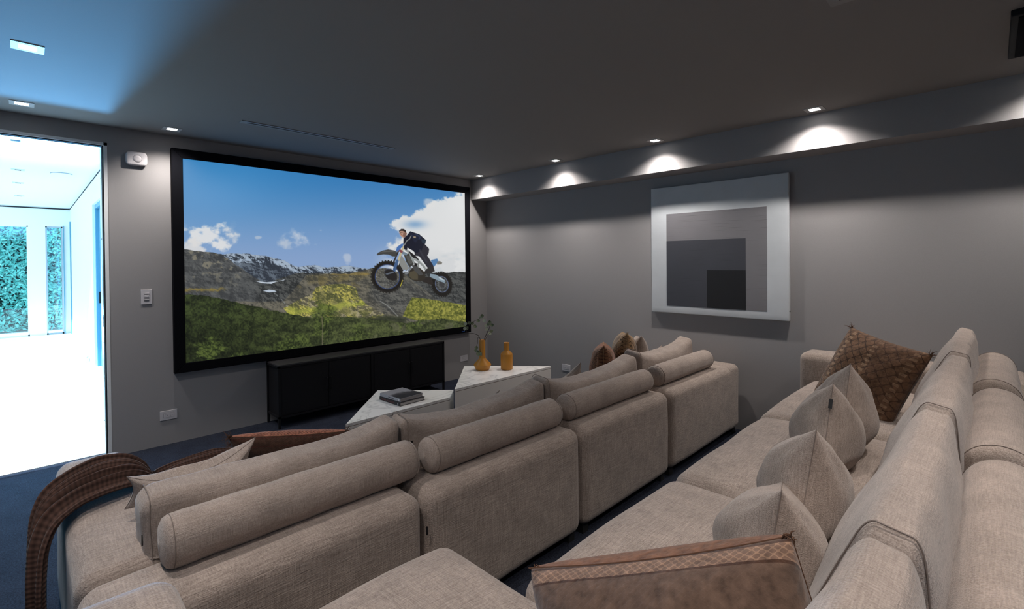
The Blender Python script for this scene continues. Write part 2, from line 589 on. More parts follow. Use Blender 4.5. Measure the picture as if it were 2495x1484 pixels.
XS, ZS = 3.232, 2.338
structure(MB().box(XS, XR, YB, 0, ZS, H).build('ceiling_soffit', M['wall']))

# doorway frame
fr = MB().box(DX1 - .022, DX1 + .0, -0.004, 0.13, 0, DZ).box(DX0, DX0 + .022, -0.004, 0.13, 0, DZ).box(DX0, DX1, -0.004, 0.13, DZ - .022, DZ)
dj = structure(fr.build('door_1', M['hall_white']))
MB().box(DX1 - .034, DX1 - .022, 0.035, 0.125, 0, DZ - .022).box(DX0 + .022, DX1 - .022, 0.035, 0.125, DZ - .034, DZ - .022).build('metal_stop', M['alu'], dj)
MB().box(DX1 - .030, DX1 - .022, 0.006, 0.030, 0, DZ - .022).box(DX0 + .022, DX1 - .022, 0.006, 0.030, DZ - .030, DZ - .022).build('shadow_gap', M['dark'], dj)
MB().box(DX1 - .037, DX1 - .034, 0.06, 0.09, 1.02, 1.12).build('strike_plate', M['chrome'], dj)
for i, z in enumerate((0.28, 0.9, 1.72, 2.2)):
    MB().lathe([(0.004, 0), (0.004, 0.002)], 10).build('screw', M['dark'], dj, loc=(DX1 - .0342, 0.075, z)).rotation_euler = (0, -PI / 2, 0)

# ------------------------------------------------------------------ hall beyond the doorway
HX = -0.24
HL = -2.75      # the hall's unseen side, left open to let the sun in
FY = 9.8
hf = structure(MB().box(HL, HX + .1, 0.13, FY + .1, -0.1, 0.0).build('floor_hall', M['hall_floor']))
MB().box(HL, HX, 0.285, 0.291, 0.0, 0.0012).box(HL, HX, 0.70, 0.706, 0, 0.0012).build('joint', M['alu'], hf)
MB().box(HL, HX, 0.13, 0.285, 0, 0.006).build('threshold', M['white_lacquer'], hf)
structure(MB().box(HL, HX + .1, 0.12, 1.8, 2.6, 2.9).build('ceiling_hall_drop', M['hall_white']))
structure(MB().box(HL, HX + .1, 1.8, FY + .1, 2.8, 2.9).build('ceiling_hall', M['hall_white']))
hw = MB().box(HX, HX + .12, 0.12, 3.55, 0, 2.8).box(HX, HX + .12, 4.65, FY, 0, 2.8).box(HX, HX + .12, 3.55, 4.65, 2.42, 2.8)
structure(hw.build('wall_hall_right', M['hall_white']))
d2 = structure(MB().box(HX + .03, HX + .12, 3.55, 3.62, 0, 2.42).box(HX + .03, HX + .12, 4.58, 4.65, 0, 2.42).box(HX + .03, HX + .12, 3.62, 4.58, 2.36, 2.42).build('door_2', M['door_blue_shade']))
MB().box(HX + .07, HX + .11, 3.62, 4.58, 0.01, 2.36).build('door_leaf', M['door_blue_shade'], d2)
MB().box(HX + .05, HX + .07, 4.50, 4.53, 0.95, 1.12).build('latch_plate', M['dark'], d2)
# shadow reveal along the top of the hall wall
MB().box(HX - .004, HX, 1.8, FY, 2.765, 2.785).build('shadow_reveal', M['dark'], bpy.data.objects['wall_hall_right'])
structure(MB().box(HL - .1, HL, 0.13, FY, 0, 1.25).build('wall_hall_left_sunblock', M['stone']))  # unseen low wall added to trim the sun, grey to limit bounce
# far wall with its tall windows
W1, W2 = (-2.5, -0.91), (-0.643, -0.365)
fwall = MB().box(HL, W1[0], FY, FY + .12, 0, 2.8).box(W1[1], W2[0], FY, FY + .12, 0, 2.8).box(W2[1], HX + .1, FY, FY + .12, 0, 2.8)
fwall.box(W1[0], W1[1], FY, FY + .12, 2.38, 2.8).box(W2[0], W2[1], FY, FY + .12, 2.38, 2.8)
structure(fwall.build('wall_hall_far', M['hall_white']))
MB().box(HL, HX, FY - .012, FY, 2.762, 2.786).build('shadow_reveal', M['dark'], bpy.data.objects['wall_hall_far'])
for n, (a, b) in enumerate((W1, W2)):
    w = structure(MB().box(a, a + .025, FY + .02, FY + .08, 0, 2.38).box(b - .025, b, FY + .02, FY + .08, 0, 2.38)
                  .box(a, b, FY + .02, FY + .08, 2.355, 2.38).box(a, b, FY + .02, FY + .08, 0, 0.03)
                  .build('window_%d' % (n + 1), M['hall_white'] if n == 0 else M['alu']))
    MB().box(a + .025, b - .025, FY + .045, FY + .053, 0.03, 2.355).build('pane', M['pane'], w)
# sliding door stile next to the windows
sd = structure(MB().box(-0.36, -0.345, FY - .05, FY - .002, 0, 2.40).box(-0.262, -0.245, FY - .30, FY - .24, 0, 2.48).build('window_3', M['door_blue_shade']))
# things on the hall ceiling and wall
for i, (x, y) in enumerate(((-1.0, 1.05), (-1.01, 4.3), (-1.02, 5.75), (-1.02, 7.7))):
    z = 2.6 if y < 1.8 else 2.8
    t = empty('downlight', (x, y, z), ['unlit square downlight just past the doorway head', 'nearest of the square downlights deep in the white hall ceiling',
              'middle square downlight deep in the white hall ceiling', 'farthest square downlight in the white hall ceiling'][i], 'downlight', 'square downlights in the hall')
    MB().box(-.065, .065, -.065, .065, -.006, 0).build('trim', M['trimring'], t)
    MB().box(-.03, .03, -.03, .03, -.008, -.0055).build('lens', M['dark'], t)
t = empty('ceiling_speaker', (-0.585, 4.3, 2.8), 'round white flush speaker in the hall ceiling', 'speaker')
MB().lathe([(0.115, -0.008), (0.115, 0.0)], 36).build('rim', M['plastic_d'], t)
MB().lathe([(0.108, -0.010), (0.108, -0.001)], 36).build('grille', M['hall_white'], t)
t = empty('door_stop', (HX - .005, 5.1, 0.0), 'small metal door stop at the foot of the hall wall', 'door stop')
MB().lathe([(0.03, 0.0), (0.03, 0.012), (0.018, 0.016), (0.018, 0.06), (0.024, 0.064), (0.024, 0.085), (0.012, 0.09)], 18).build('post', M['chrome'], t).location = (-0.035, 0, 0)
t = empty('wall_panel', (HX, 3.1, 1.42), 'small bright control panel on the white hall wall by the doorway', 'control panel')
MB().box(-.012, 0, -.04, .04, -.09, .09).build('plate', M['plastic'], t)
MB().box(-.014, -.011, -.03, .03, -.07, .07).build('display', M['hedge_leaf'], t)

# garden hedge outside the far windows
rng = np.random.RandomState(3)
hv, hfc = [], []
for k in range(15000):
    x = rng.uniform(-3.6, 0.9); z = rng.uniform(0.0, 3.1)
    y = FY + 1.25 + 0.30 * rng.rand() ** 2 + 0.10 * math.sin(x * 5 + z * 3)
    s = rng.uniform(0.022, 0.045)
    a = Vector(rng.normal(size=3)).normalized()
    nrm = Vector((rng.normal() * .6, -1 + rng.normal() * .5, rng.normal() * .6)).normalized()
    a = (a - nrm * a.dot(nrm)).normalized(); b = nrm.cross(a)
    c = Vector((x, y, z)); i = len(hv)
    hv += [c - a * s * 1.5, c + b * s * .6, c + a * s * 1.5, c - b * s * .6]
    hfc.append((i, i + 1, i + 2, i + 3))
t = empty('hedge', (-1.2, FY + 1.3, 0), 'tall leafy green hedge outside the hall windows', 'hedge')
o = link_mesh('foliage', hv, hfc, M['hedge_leaf'], None, False); o['kind'] = 'stuff'; o.parent = t; o.location = -t.location
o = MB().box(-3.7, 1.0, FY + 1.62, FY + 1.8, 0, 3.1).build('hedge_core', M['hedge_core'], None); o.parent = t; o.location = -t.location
structure(MB().box(-9, 4, FY + .1, FY + 6, -0.1, -0.02).build('ground_garden', M['hall_white']))

# ------------------------------------------------------------------ ceiling fittings
def downlight(x, y, label, group='lit square downlights in the theatre ceiling', lit=True):
    t = empty('downlight', (x, y, H), label, 'downlight', group)
    tr = MB()
    for (a, b, c, d) in ((-.06, .06, -.06, -.033), (-.06, .06, .033, .06), (-.06, -.033, -.033, .033), (.033, .06, -.033, .033)):
        tr.box(a, b, c, d, -.004, 0.0)
    tr.build('trim', M['trimring'], t)
    MB().box(-.033, .033, -.033, .033, -.003, -.0005).build('lens', M['lens'], t)
    ld = bpy.data.lights.new('lamp', 'SPOT')
    ld.energy = SPOT_W * (0.88 if y < -5 else 0.50 if x == 0.75 else 0.78 if x == -0.111 else 1.1 if x > 3 and y < -2 else 0.95); ld.color = SPOT_COL
    ld.spot_size = math.radians(80 if x == 0.75 else 116 if (y < -4.02 and x < 3) else SPOT_ANGLE); ld.spot_blend = SPOT_BLEND
    ld.shadow_soft_size = 0.028
    lo = bpy.data.objects.new('lamp', ld); COL.objects.link(lo)
    lo.parent = t; lo.location = (-.025 if x > 3 else 0, 0, -0.012)
    return t


for (x, y, lb) in ((-0.93, -1.52, 'large looking lit downlight at the upper left, in the blue lit ceiling'),
                   (-0.956, -0.315, 'lit downlight above the doorway in the blue lit ceiling'),
                   (-0.111, -0.262, 'lit downlight near the top left corner of the movie screen'),
                   (3.089, -0.341, 'lit downlight in the far corner beside the soffit'),
                   (3.09, -1.582, 'second lit downlight from the far corner along the soffit'),
                   (3.085, -2.754, 'third lit downlight from the far corner, above left of the canvas'),
                   (3.10, -4.005, 'lit downlight above right of the canvas by the soffit'),
                   (3.10, -5.22, 'lit downlight beside the soffit behind the rear sofa'),
                   (-0.93, -2.74, 'lit downlight over the left arm of the front sofa'),
                   (-0.93, -3.98, 'lit downlight over the walkway left of the rear sofa'),
                   (-0.93, -5.22, 'lit downlight behind the left end of the rear sofa'),
                   (0.20, -5.22, 'lit downlight behind the rear sofa, second from its left end'),
                   (1.35, -5.22, 'lit downlight behind the middle of the rear sofa'),
                   (0.75, -4.45, 'added unseen downlight brightening the middle of the rear sofa seats')):  # last one is added out of view to brighten the rear seats
    downlight(x, y, lb)

t = empty('slot_diffuser', (0.875, -0.868, H), 'long slim grey air slot in the ceiling before the screen', 'air vent')
mb = MB().box(-.66, .66, -.036, -.011, -.005, 0).box(-.66, .66, .011, .036, -.005, 0).box(-.66, -.615, -.011, .011, -.005, 0).box(.615, .66, -.011, .011, -.005, 0)
mb.build('frame', M['vent_grey'], t)
MB().box(-.615, .615, -.011, .011, -.002, -.0003).build('slot', M['dark'], t)
t = empty('ceiling_vent', (1.355, -4.58, H), 'square grey ceiling vent cut by the top of the picture', 'air vent')
MB().box(-.15, .15, .112, .15, -.008, 0).box(-.15, .15, -.15, -.112, -.008, 0).box(.112, .15, -.112, .112, -.008, 0).box(-.15, -.112, -.112, .112, -.008, 0).build('frame', M['vent_grey'], t)
for i in range(7):
    s = MB().box(-.112, .112, -.012, .012, -.0015, .0015).build('slat', M['vent_grey'], t)
    s.location = (0, -.095 + i * .0316, -.008); s.rotation_euler = (0.6, 0, 0)
MB().box(-.112, .112, -.112, .112, -.0012, -.0003).build('duct_back', M['dark'], t)
t = empty('ceiling_speaker', (2.45, -5.29, H), 'black square speaker in the ceiling at the top right corner', 'speaker')
MB().box(-.325, .325, -.31, .31, -.03, 0).build('cabinet', M['black'], t, bevel=.004)
MB().box(-.30, .30, -.285, .285, -.034, -.03).build('grille', M['velvet'], t)

# ------------------------------------------------------------------ wall fittings on the front wall
t = empty('alarm_sounder', (-0.309, 0, 2.369), 'white rounded square alarm sounder between doorway and screen', 'alarm')
V, Fc = soft_box((0.142, 0.034, 0.112), 0.016, (6, 2, 6), 4, wob=0)


def rsq(V, rad, hx, hz):
    out = []
    for p in V:
        x, z = p.x, p.z
        ix = max(-(hx - rad), min(hx - rad, x)); iz = max(-(hz - rad), min(hz - rad, z))
        dx, dz = x - ix, z - iz
        m = math.hypot(dx, dz)
        if m > rad:
            dx, dz = dx / m * rad, dz / m * rad
        out.append(Vector((ix + dx, p.y, iz + dz)))
    return out


o = link_mesh('case', rsq(V, 0.036, 0.071, 0.056), Fc, M['plastic'], t); o.location = (0, -0.017, 0)
o = MB().lathe([(0.0275, 0.0), (0.0275, 0.001), (0.026, 0.0028), (0.012, 0.0034)], 32).build('button', M['plastic'], t, True)
o.location = (0.004, -0.0335, 0.0); o.rotation_euler = (PI / 2, 0, 0)
o = MB().lathe([(0.030, 0.0), (0.030, 0.0012), (0.0278, 0.0012), (0.0278, 0.0)], 32).build('button_ring', M['plastic_d'], t, True)
o.location = (0.004, -0.0338, 0.0); o.rotation_euler = (PI / 2, 0, 0)

t = empty('light_switch', (-0.256, 0, 1.249), 'white keypad light switch on the wall left of the screen', 'light switch')
MB().box(-.037, .037, -.006, 0, -.06, .06).build('plate', M['plastic'], t, bevel=.002)
MB().box(-.017, .017, -.0068, -.0055, -.036, .033).build('recess', M['plastic_d'], t)
for i, (z, h) in enumerate(((.027, .0075), (.0125, .0045), (.0018, .0035), (-.009, .0035), (-.0195, .0035), (-.030, .003))):
    if i < 5:
        MB().box(-.0165, .0165, -.0105, -.0065, z - h * .8, z + h * .8).build('button', M['plastic'], t, bevel=.0008)


def outlet(name_label, loc, rz, w=0.122, h=0.078):
    t = empty('wall_outlet', loc, name_label, 'outlet', None, rz)
    MB().box(-w / 2, w / 2, -.006, 0, -h / 2, h / 2).build('plate', M['plastic'], t, bevel=.002)
    MB().box(-.036, .036, -.0075, -.0055, -.018, .018).build('insert', M['plastic'], t, bevel=.0006)
    MB().box(-.037, .037, -.0066, -.0056, -.019, .019).build('insert_gap', M['dark'], t)
    for s in (-1, 1):
        mb = MB().box(s * .018 - .007, s * .018 - .001, -.0078, -.0072, .004, .0058).box(s * .018 - .007, s * .018 - .001, -.0078, -.0072, -.0062, -.0044)
        mb.box(s * .018 + .005, s * .018 + .009, -.0078, -.0072, -.0025, .0018)
        mb.build('socket_slots', M['dark'], t)
    return t


outlet('white outlet low on the wall below left of the screen', (-0.118, 0, 0.247), 0)
outlet('small white outlet between black cabinet and room corner', (3.088, 0, 0.252), 0)
outlet('white outlet low on the right wall behind the sofa pillows', (XR, -1.375, 0.262), -PI / 2)

# ------------------------------------------------------------------ projection screen
SW, SZT = 3.0913, 2.4125
SH = SW * 9 / 16
ft = 0.0803
t = empty('movie_screen', (SW / 2, 0, SZT - SH / 2), 'huge black framed movie screen showing a rider jumping a dirt bike over a mountain valley', 'screen')
loc = t.location


def frame_piece(pts):
    """mitred frame bar, pts in (x,z) of the bar's outline"""
    v = []; f = []
    n = len(pts)
    for y in (-0.055, 0.0):
        v += [(x - loc.x, y, z - loc.z) for x, z in pts]
    f = [tuple(range(n)), tuple(reversed(range(n, 2 * n)))] + [(k, k + n, (k + 1) % n + n, (k + 1) % n) for k in range(n)]
    o = link_mesh('frame_bar', v, f, M['velvet'], t, False)
    md = o.modifiers.new('bevel', 'BEVEL'); md.width = 0.004; md.segments = 2; md.limit_method = 'ANGLE'


x0, x1, z0, z1 = 0, SW, SZT - SH, SZT
X0, X1, Z0, Z1 = -ft, SW + ft, SZT - SH - ft, SZT + ft
frame_piece([(X0, Z1), (x0, z1), (x1, z1), (X1, Z1)])
frame_piece([(X0, Z0), (X1, Z0), (x1, z0), (x0, z0)])
frame_piece([(X0, Z0), (x0, z0), (x0, z1), (X0, Z1)])
frame_piece([(X1, Z0), (X1, Z1), (x1, z1), (x1, z0)])
bd = MB()
for i, (a, b, h) in enumerate(((0, .008, .008), (.010, .018, .010), (.020, .028, .008), (.030, .038, .009), (.040, .048, .011))):
    bd.box(a, b, -.0565, -.0545, -.005, -.005 + h)
bd.build('badge', M['logo_b'], t).location = (3.012 - loc.x, 0, .614 - loc.z)

# ---- the film still, painted on a fine vertex grid (flat picture content)
GW, GH = 760, 428


def vnoise(X, Y, sc, seed=0):
    r = np.random.RandomState(seed)
    N = 256
    T = r.rand(N, N)
    x = X / sc; y = Y / sc
    xi = np.floor(x).astype(int); yi = np.floor(y).astype(int)
    fx = x - xi; fy = y - yi
    fx = fx * fx * (3 - 2 * fx); fy = fy * fy * (3 - 2 * fy)
    a = T[xi % N, yi % N]; b = T[(xi + 1) % N, yi % N]; c = T[xi % N, (yi + 1) % N]; d = T[(xi + 1) % N, (yi + 1) % N]
    return (a * (1 - fx) + b * fx) * (1 - fy) + (c * (1 - fx) + d * fx) * fy


def fbm(X, Y, sc, seed=0, octv=5):
    s = 0; a = 1; t_ = 0
    for i in range(octv):
        s = s + a * vnoise(X + 37 * i, Y + 91 * i, sc / 2 ** i, seed + i); t_ += a; a *= .55
    return s / t_


def paint_film():
    u, v = np.meshgrid(np.linspace(0, 1, GW + 1), np.linspace(0, 1, GH + 1))
    # picture-space coordinates of the still (four-corner map used when tracing it)
    src = [(0, 0), (1, 0), (1, 1), (0, 1)]
    dst = [(444.9, 385.7), (1131, 471.6), (1133.8, 797.4), (452.4, 884.1)]
    A = []; B = []
    for (a, b), (c, d) in zip(src, dst):
        A += [[a, b, 1, 0, 0, 0, -a * c, -b * c], [0, 0, 0, a, b, 1, -a * d, -b * d]]; B += [c, d]
    h = np.linalg.solve(np.array(A, float), np.array(B, float))
    w = h[6] * u + h[7] * v + 1
    X = (h[0] * u + h[1] * v + h[2]) / w; Y = (h[3] * u + h[4] * v + h[5]) / w
    C = np.zeros(X.shape + (3,))

    def rgb(*c):
        return np.array(c, float) / 255

    def mix(mask, col):
        nonlocal C
        m = np.clip(mask, 0, 1)[..., None]
        C = C * (1 - m) + np.asarray(col) * m

    def sm(x, a, b):
        q = np.clip((x - a) / (b - a), 0, 1)
        return q * q * (3 - 2 * q)

    # sky
    hz = 640.0
    tv = sm(Y, 380, 660)[..., None]
    side = sm(X, 445, 900)[..., None]
    top = rgb(52, 130, 188) * (1 - side) + rgb(48, 118, 178) * side
    C = top * (1 - tv) + rgb(134, 160, 200) * tv
    glow = np.exp(-(((X - 520) / 130) ** 2 + ((Y - 470) / 60) ** 2))
    mix(glow * .35, rgb(110, 160, 210))
    # clouds
    n1 = fbm(X, Y * 1.3, 34, 11, 6); n2 = fbm(X, Y * 1.2, 11, 5, 5)

    def cloud(cx, cy, rx, ry, k, col, soft_=.25, amp=1.6):
        d = 1 - np.sqrt(((X - cx) / rx) ** 2 + ((Y - cy) / ry) ** 2)
        q = d + (n1 - .5) * amp + (n2 - .5) * .5
        mix(sm(q, 0, soft_ * 2) * k, col)
    white = rgb(222, 222, 222); cw = rgb(206, 208, 212)
    cloud(500, 575, 66, 42, .92, white, .22); cloud(470, 600, 50, 28, .9, rgb(215, 214, 214)); cloud(560, 570, 22, 30, .35, cw, .4)
    cloud(738, 578, 30, 17, .8, rgb(200, 206, 216), .5, 3.0); cloud(690, 592, 20, 12, .6, cw, .5, 3.2); cloud(628, 579, 8, 4, .5, cw)
    cloud(844, 628, 12, 14, .5, cw, .4); cloud(1043, 495, 16, 17, .65, cw, .4); cloud(780, 562, 8, 5, .4, cw)
    right = (sm(X - (960 + (Y - 470) * -.25) - 60 * (.5 - n1) * 4, 20, 110))
    rc = sm(Y, 430, 560) * 0 + 1
    edge = X - (1085 - sm(Y, 470, 545) * 128) + (n1 - .5) * 110 + (n2 - .5) * 40
    mix(sm(edge, 0, 26) * .96, rgb(221, 221, 220))
    mix(sm(X, 900, 990) * sm(Y, 590, 640) * (1 - sm(Y, 700, 760)) * sm(n1 + .15, .45, .6), rgb(208, 210, 212))
    mix(sm(fbm(X, Y * 2.2, 70, 31, 4), .52, .68) * sm(X, 1020, 1100) * sm(Y, 590, 680) * .7, rgb(158, 178, 190))
    mix(np.exp(-(((X - 1010) / 26) ** 2 + ((Y - 548) / 10) ** 2)) * .75, rgb(108, 150, 192))

    def ridge(pts, seed=0, rough=3.0):
        xs, ys = zip(*pts)
        r = np.interp(X, xs, ys) + (fbm(X, X * 0, 14, seed, 4) - .5) * 2 * rough
        return sm(Y - r, -.6, .8)
    rock = fbm(X, Y * 1.3, 26, 21, 6); rock2 = fbm(X * .8, Y, 9, 22, 5); fine = fbm(X, Y, 3.2, 23, 3)

    gtex = fbm(X, Y * 1.5, 17, 51, 6)
    hgt = fbm(X * .9 + Y * .35, Y * 1.25, 34, 61, 7)
    gy_, gx_ = np.gradient(hgt)
    rel = np.clip(.5 + (gx_ * 1.0 - gy_ * .8) * 26, 0, 1)
    rel2 = np.clip(.5 + (gx_ - gy_) * 44, 0, 1)

    def tex(c1, c2, n, k=1.0):
        q = np.clip((n - .5) * 2.6 * k + .5, 0, 1)[..., None]
        return np.asarray(c1) * (1 - q) + np.asarray(c2) * q
    # far snowy range
    m = ridge([(440, 640), (530, 622), (560, 618), (600, 619), (640, 624), (690, 634), (725, 651), (760, 647), (800, 652), (850, 649), (900, 656), (960, 690)], 3, 2.5)
    base = tex(rgb(50, 56, 66), rgb(94, 104, 116), rel * .6 + rock2 * .4)
    C = C * (1 - m[..., None]) + base * m[..., None]
    ry = np.interp(X, [530, 600, 690, 725, 800, 900], [620, 619, 634, 651, 651, 656])
    sn = m * sm(rel * .35 + fine * .25 + rock2 * .4 + (ry + 16 - Y) * .014, .50, .74) * (1 - sm(Y - ry, 22, 40))
    mix(sn * .85, rgb(170, 186, 204))
    # left dark mountain
    m = ridge([(440, 605), (475, 610), (520, 616), (540, 619), (570, 642), (600, 662), (640, 690), (690, 735), (740, 770), (800, 790)], 4, 1.8)
    m = m * (1 - sm(X, 735, 760))
    base = tex(rgb(56, 58, 60), rgb(92, 94, 94), rock * .2 + rel * .35 + rock2 * .45, .8)
    C = C * (1 - m[..., None]) + base * m[..., None]
    mix(m * sm(rock2, .60, .70) * (1 - sm(Y, 640, 720)) * .5, rgb(150, 142, 118))
    mix(m * np.exp(-((Y - 706 - (n2 - .5) * 14) / 3.2) ** 2) * (1 - sm(X, 530, 560)) * .8, rgb(140, 122, 62))
    # middle dark valley side
    m = ridge([(560, 720), (625, 700), (650, 690), (700, 672), (735, 664), (780, 668), (830, 670), (900, 665)], 8, 2.0) * sm(X, 612, 640)
    base = tex(rgb(46, 48, 49), rgb(82, 84, 83), rock * .2 + rel * .6 + rock2 * .2, 1.0)
    C = C * (1 - m[..., None]) + base * m[..., None]
    # big hill
    m = ridge([(690, 735), (720, 700), (742, 674), (790, 667), (850, 668), (905, 655), (940, 655), (985, 670), (1010, 690), (1040, 712), (1068, 735), (1090, 742), (1140, 760)], 9, 2.2)
    base = tex(rgb(64, 64, 60), rgb(112, 108, 96), rock * .25 + rel * .4 + rock2 * .35, .9)
    C = C * (1 - m[..., None]) + base * m[..., None]
    mix(m * sm(rock, .5, .62) * sm(905 - X, -30, 60) * (1 - sm(Y, 690, 712)) * .55, rgb(112, 100, 58))
    mix(m * np.exp(-((Y - 668 - (X - 800) * .01) / 3) ** 2) * sm(X, 790, 815) * (1 - sm(X, 890, 905)) * .8, rgb(158, 134, 72))
    # sunlit flank
    lit_poly = [(690, 752), (720, 735), (760, 716), (770, 700), (800, 694), (838, 692), (866, 702), (872, 722), (890, 742), (935, 768), (900, 782), (830, 776), (760, 778), (705, 770)]
    lm = poly(X, Y, lit_poly)
    blob = np.clip(lm * 1.0, 0, 1) * sm(fbm(X, Y, 20, 41, 4), .28, .50)
    soft_ = np.clip(lm, 0, 1) * .75
    mix(soft_, tex(rgb(82, 86, 48), rgb(132, 128, 74), rel * .4 + rock2 * .6, 1.0))
    mix(blob * sm(rel * .5 + fine * .5, .42, .66) * .9, tex(rgb(134, 132, 60), rgb(190, 178, 96), fine, 1.2))
    mix(blob * sm(rock, .52, .64) * .8, tex(rgb(88, 84, 74), rgb(150, 142, 122), rel2))
    mix(lm * np.exp(-((Y - 757 + (X - 740) * .12 - (n2 - .5) * 26) / 7) ** 2) * .5, rgb(176, 184, 70))
    mix(poly(X, Y, [(700, 772), (760, 776), (870, 776), (940, 770), (990, 776), (985, 790), (860, 792), (740, 790)], 9) * .7, tex(rgb(34, 40, 28), rgb(64, 70, 44), gtex))
    hill_dark = poly(X, Y, [(935, 668), (1000, 688), (1042, 714), (1070, 738), (1005, 728), (985, 765), (940, 760), (900, 722), (905, 690)], 16)
    mix(hill_dark * .6, tex(rgb(56, 58, 60), rgb(92, 94, 94), rel * .6 + rock2 * .4))
    mix(poly(X, Y, [(745, 672), (800, 666), (880, 664), (900, 676), (850, 690), (790, 690), (750, 694)], 8) * .45, tex(rgb(78, 74, 58), rgb(118, 108, 74), rel))
    # snow patches and stream
    mix(poly(X, Y, [(622, 685), (650, 688), (690, 684), (694, 681), (672, 687), (660, 692), (636, 690)]), rgb(190, 200, 212))
    mix(poly(X, Y, [(640, 709), (655, 706), (668, 708), (673, 711), (655, 713)]), rgb(180, 192, 206))
    mix(seg(X, Y, [(668, 715), (684, 728), (700, 748)], 1.4) * .5 * sm(fine, .4, .6), rgb(150, 156, 156))
    mix(seg(X, Y, [(925, 735), (945, 748), (968, 772)], 1.2) * .5, rgb(170, 172, 168))
    # right sunlit slope
    rp = poly(X, Y, [(1003, 726), (1040, 730), (1090, 738), (1140, 747), (1140, 800), (1080, 790), (1010, 782), (980, 772), (990, 748)])
    mix(rp, tex(rgb(74, 80, 36), rgb(148, 146, 70), fine * .6 + rock2 * .4, 1.2))
    # foreground wood
    m = ridge([(440, 716), (500, 720), (560, 732), (640, 752), (700, 764), (760, 776), (850, 772), (930, 782), (990, 790), (1020, 782), (1070, 778), (1140, 786)], 14, 3.5)
    dk = sm(X, 450, 900)[..., None]
    base = tex(rgb(26, 32, 20), rgb(62, 74, 40), gtex * .5 + fine * .5, 1.15) * (1 - dk) + tex(rgb(40, 46, 30), rgb(84, 92, 56), gtex * .5 + fine * .5, 1.1) * dk
    base = base * (1 - .30 * sm(Y, 740, 860) * (1 - sm(X, 450, 800)))[..., None]
    C = C * (1 - m[..., None]) + base * m[..., None]
    mix(m * sm(rock, .56, .66) * sm(X, 860, 940) * .45, rgb(104, 102, 84))
    # trees
    for cx, cy, rx, ry, k in ((788, 762, 34, 30, .75), (785, 800, 26, 34, .5), (510, 855, 40, 34, .8), (700, 850, 48, 30, .6), (880, 815, 26, 26, .5),
                              (1003, 800, 30, 22, .7), (735, 832, 30, 26, .5), (856, 838, 24, 20, .45), (580, 868, 34, 16, .5)):
        d = 1 - np.sqrt(((X - cx) / rx) ** 2 + ((Y - cy) / ry) ** 2) + (gtex - .5) * 1.6
        mix(sm(d, 0, .5) * k, tex(rgb(34, 44, 22), rgb(92, 106, 52), fine * .6 + gtex * .4, 1.4))
    mix(seg(X, Y, [(783, 772), (785, 800), (784, 842)], .8) * .8, rgb(120, 112, 92))
    # ------------------------------------------------ rider and dirt bike
    a = (X - 860) * 6.625; b = (Y - 520) * 6.625

    def P(pts, col, k=1.0, s=6):
        mix(poly(a, b, pts, s) * k, rgb(*col))

    def S(pts, r, col, k=1.0):
        mix(seg(a, b, pts, r, 5) * k, rgb(*col))

    def ring(cx, cy, rx, ry, th, r0, r1, col, knob=0, k=1.0):
        ca, sa = math.cos(th), math.sin(th)
        q = ((a - cx) * ca + (b - cy) * sa) / rx; p = (-(a - cx) * sa + (b - cy) * ca) / ry
        rad = np.sqrt(q * q + p * p); an = np.arctan2(p, q)
        o_ = r1 + (knob * np.sign(np.sin(an * 34)) if knob else 0)
        e = 7 / rx
        mix(np.clip((rad - r0) / e + .5, 0, 1) * np.clip((o_ - rad) / e + .5, 0, 1) * k, rgb(*col))
        return rad, an
    # rear wheel
    ring(1425, 1155, 172, 212, -.25, .60, .97, (30, 28, 26), .035)
    rad, an = ring(1425, 1155, 172, 212, -.25, .57, .63, (92, 104, 132))
    mix((rad < .57) * (np.abs(np.sin(an * 9)) < .09) * .8, rgb(150, 152, 155))
    ring(1425, 1155, 172, 212, -.25, 0, .2, (60, 60, 62))
    ring(1425, 1155, 172, 212, -.25, .30, .36, (110, 112, 116), 0, .7)
    # front wheel
    ring(547, 1030, 272, 268, .3, .74, .98, (32, 30, 28), .028)
    ring(547, 1030, 272, 268, .3, .90, .97, (52, 50, 46), .03, .6)
    rad, an = ring(547, 1030, 272, 268, .3, .70, .745, (52, 66, 104))
    mix((rad < .70) * (np.abs(np.sin(an * 11)) < .06) * .75, rgb(170, 172, 176))
    S([(790, 1090), (775, 1140), (758, 1180)], 7, (190, 178, 60), .8)
    # chain side and swingarm
    P([(1080, 1040), (1250, 1040), (1290, 1150), (1240, 1160), (1120, 1110)], (44, 40, 38))
    P([(1235, 985), (1330, 998), (1480, 1090), (1472, 1135), (1340, 1085), (1232, 1035)], (128, 146, 158))
    P([(1370, 1040), (1420, 1050), (1470, 1095), (1400, 1080)], (180, 192, 200))
    # rear mudguard, silencer
    P([(1250, 762), (1350, 740), (1372, 785), (1300, 872), (1262, 840)], (84, 124, 168))
    P([(1345, 790), (1390, 778), (1432, 800), (1424, 832), (1350, 836)], (120, 118, 112))
    # engine
    P([(880, 990), (900, 930), (960, 880), (1060, 880), (1150, 960), (1160, 1060), (1090, 1105), (1000, 1105), (920, 1070)], (50, 46, 40))
    P([(900, 960), (990, 930), (1040, 1000), (1040, 1080), (960, 1080), (900, 1030)], (78, 72, 58))
    P([(940, 850), (1010, 830), (1060, 900), (1130, 1000), (1060, 1010), (980, 930)], (70, 70, 70))
    S([(830, 960), (845, 985), (875, 975), (895, 930), (930, 890)], 13, (112, 116, 120))
    S([(850, 930), (870, 910), (920, 870)], 10, (120, 124, 128))
    # radiator and shrouds
    P([(735, 700), (780, 690), (850, 800), (895, 880), (880, 912), (805, 922), (750, 860)], (132, 134, 132))
    P([(735, 800), (760, 860), (805, 930), (780, 925), (735, 860)], (40, 38, 38))
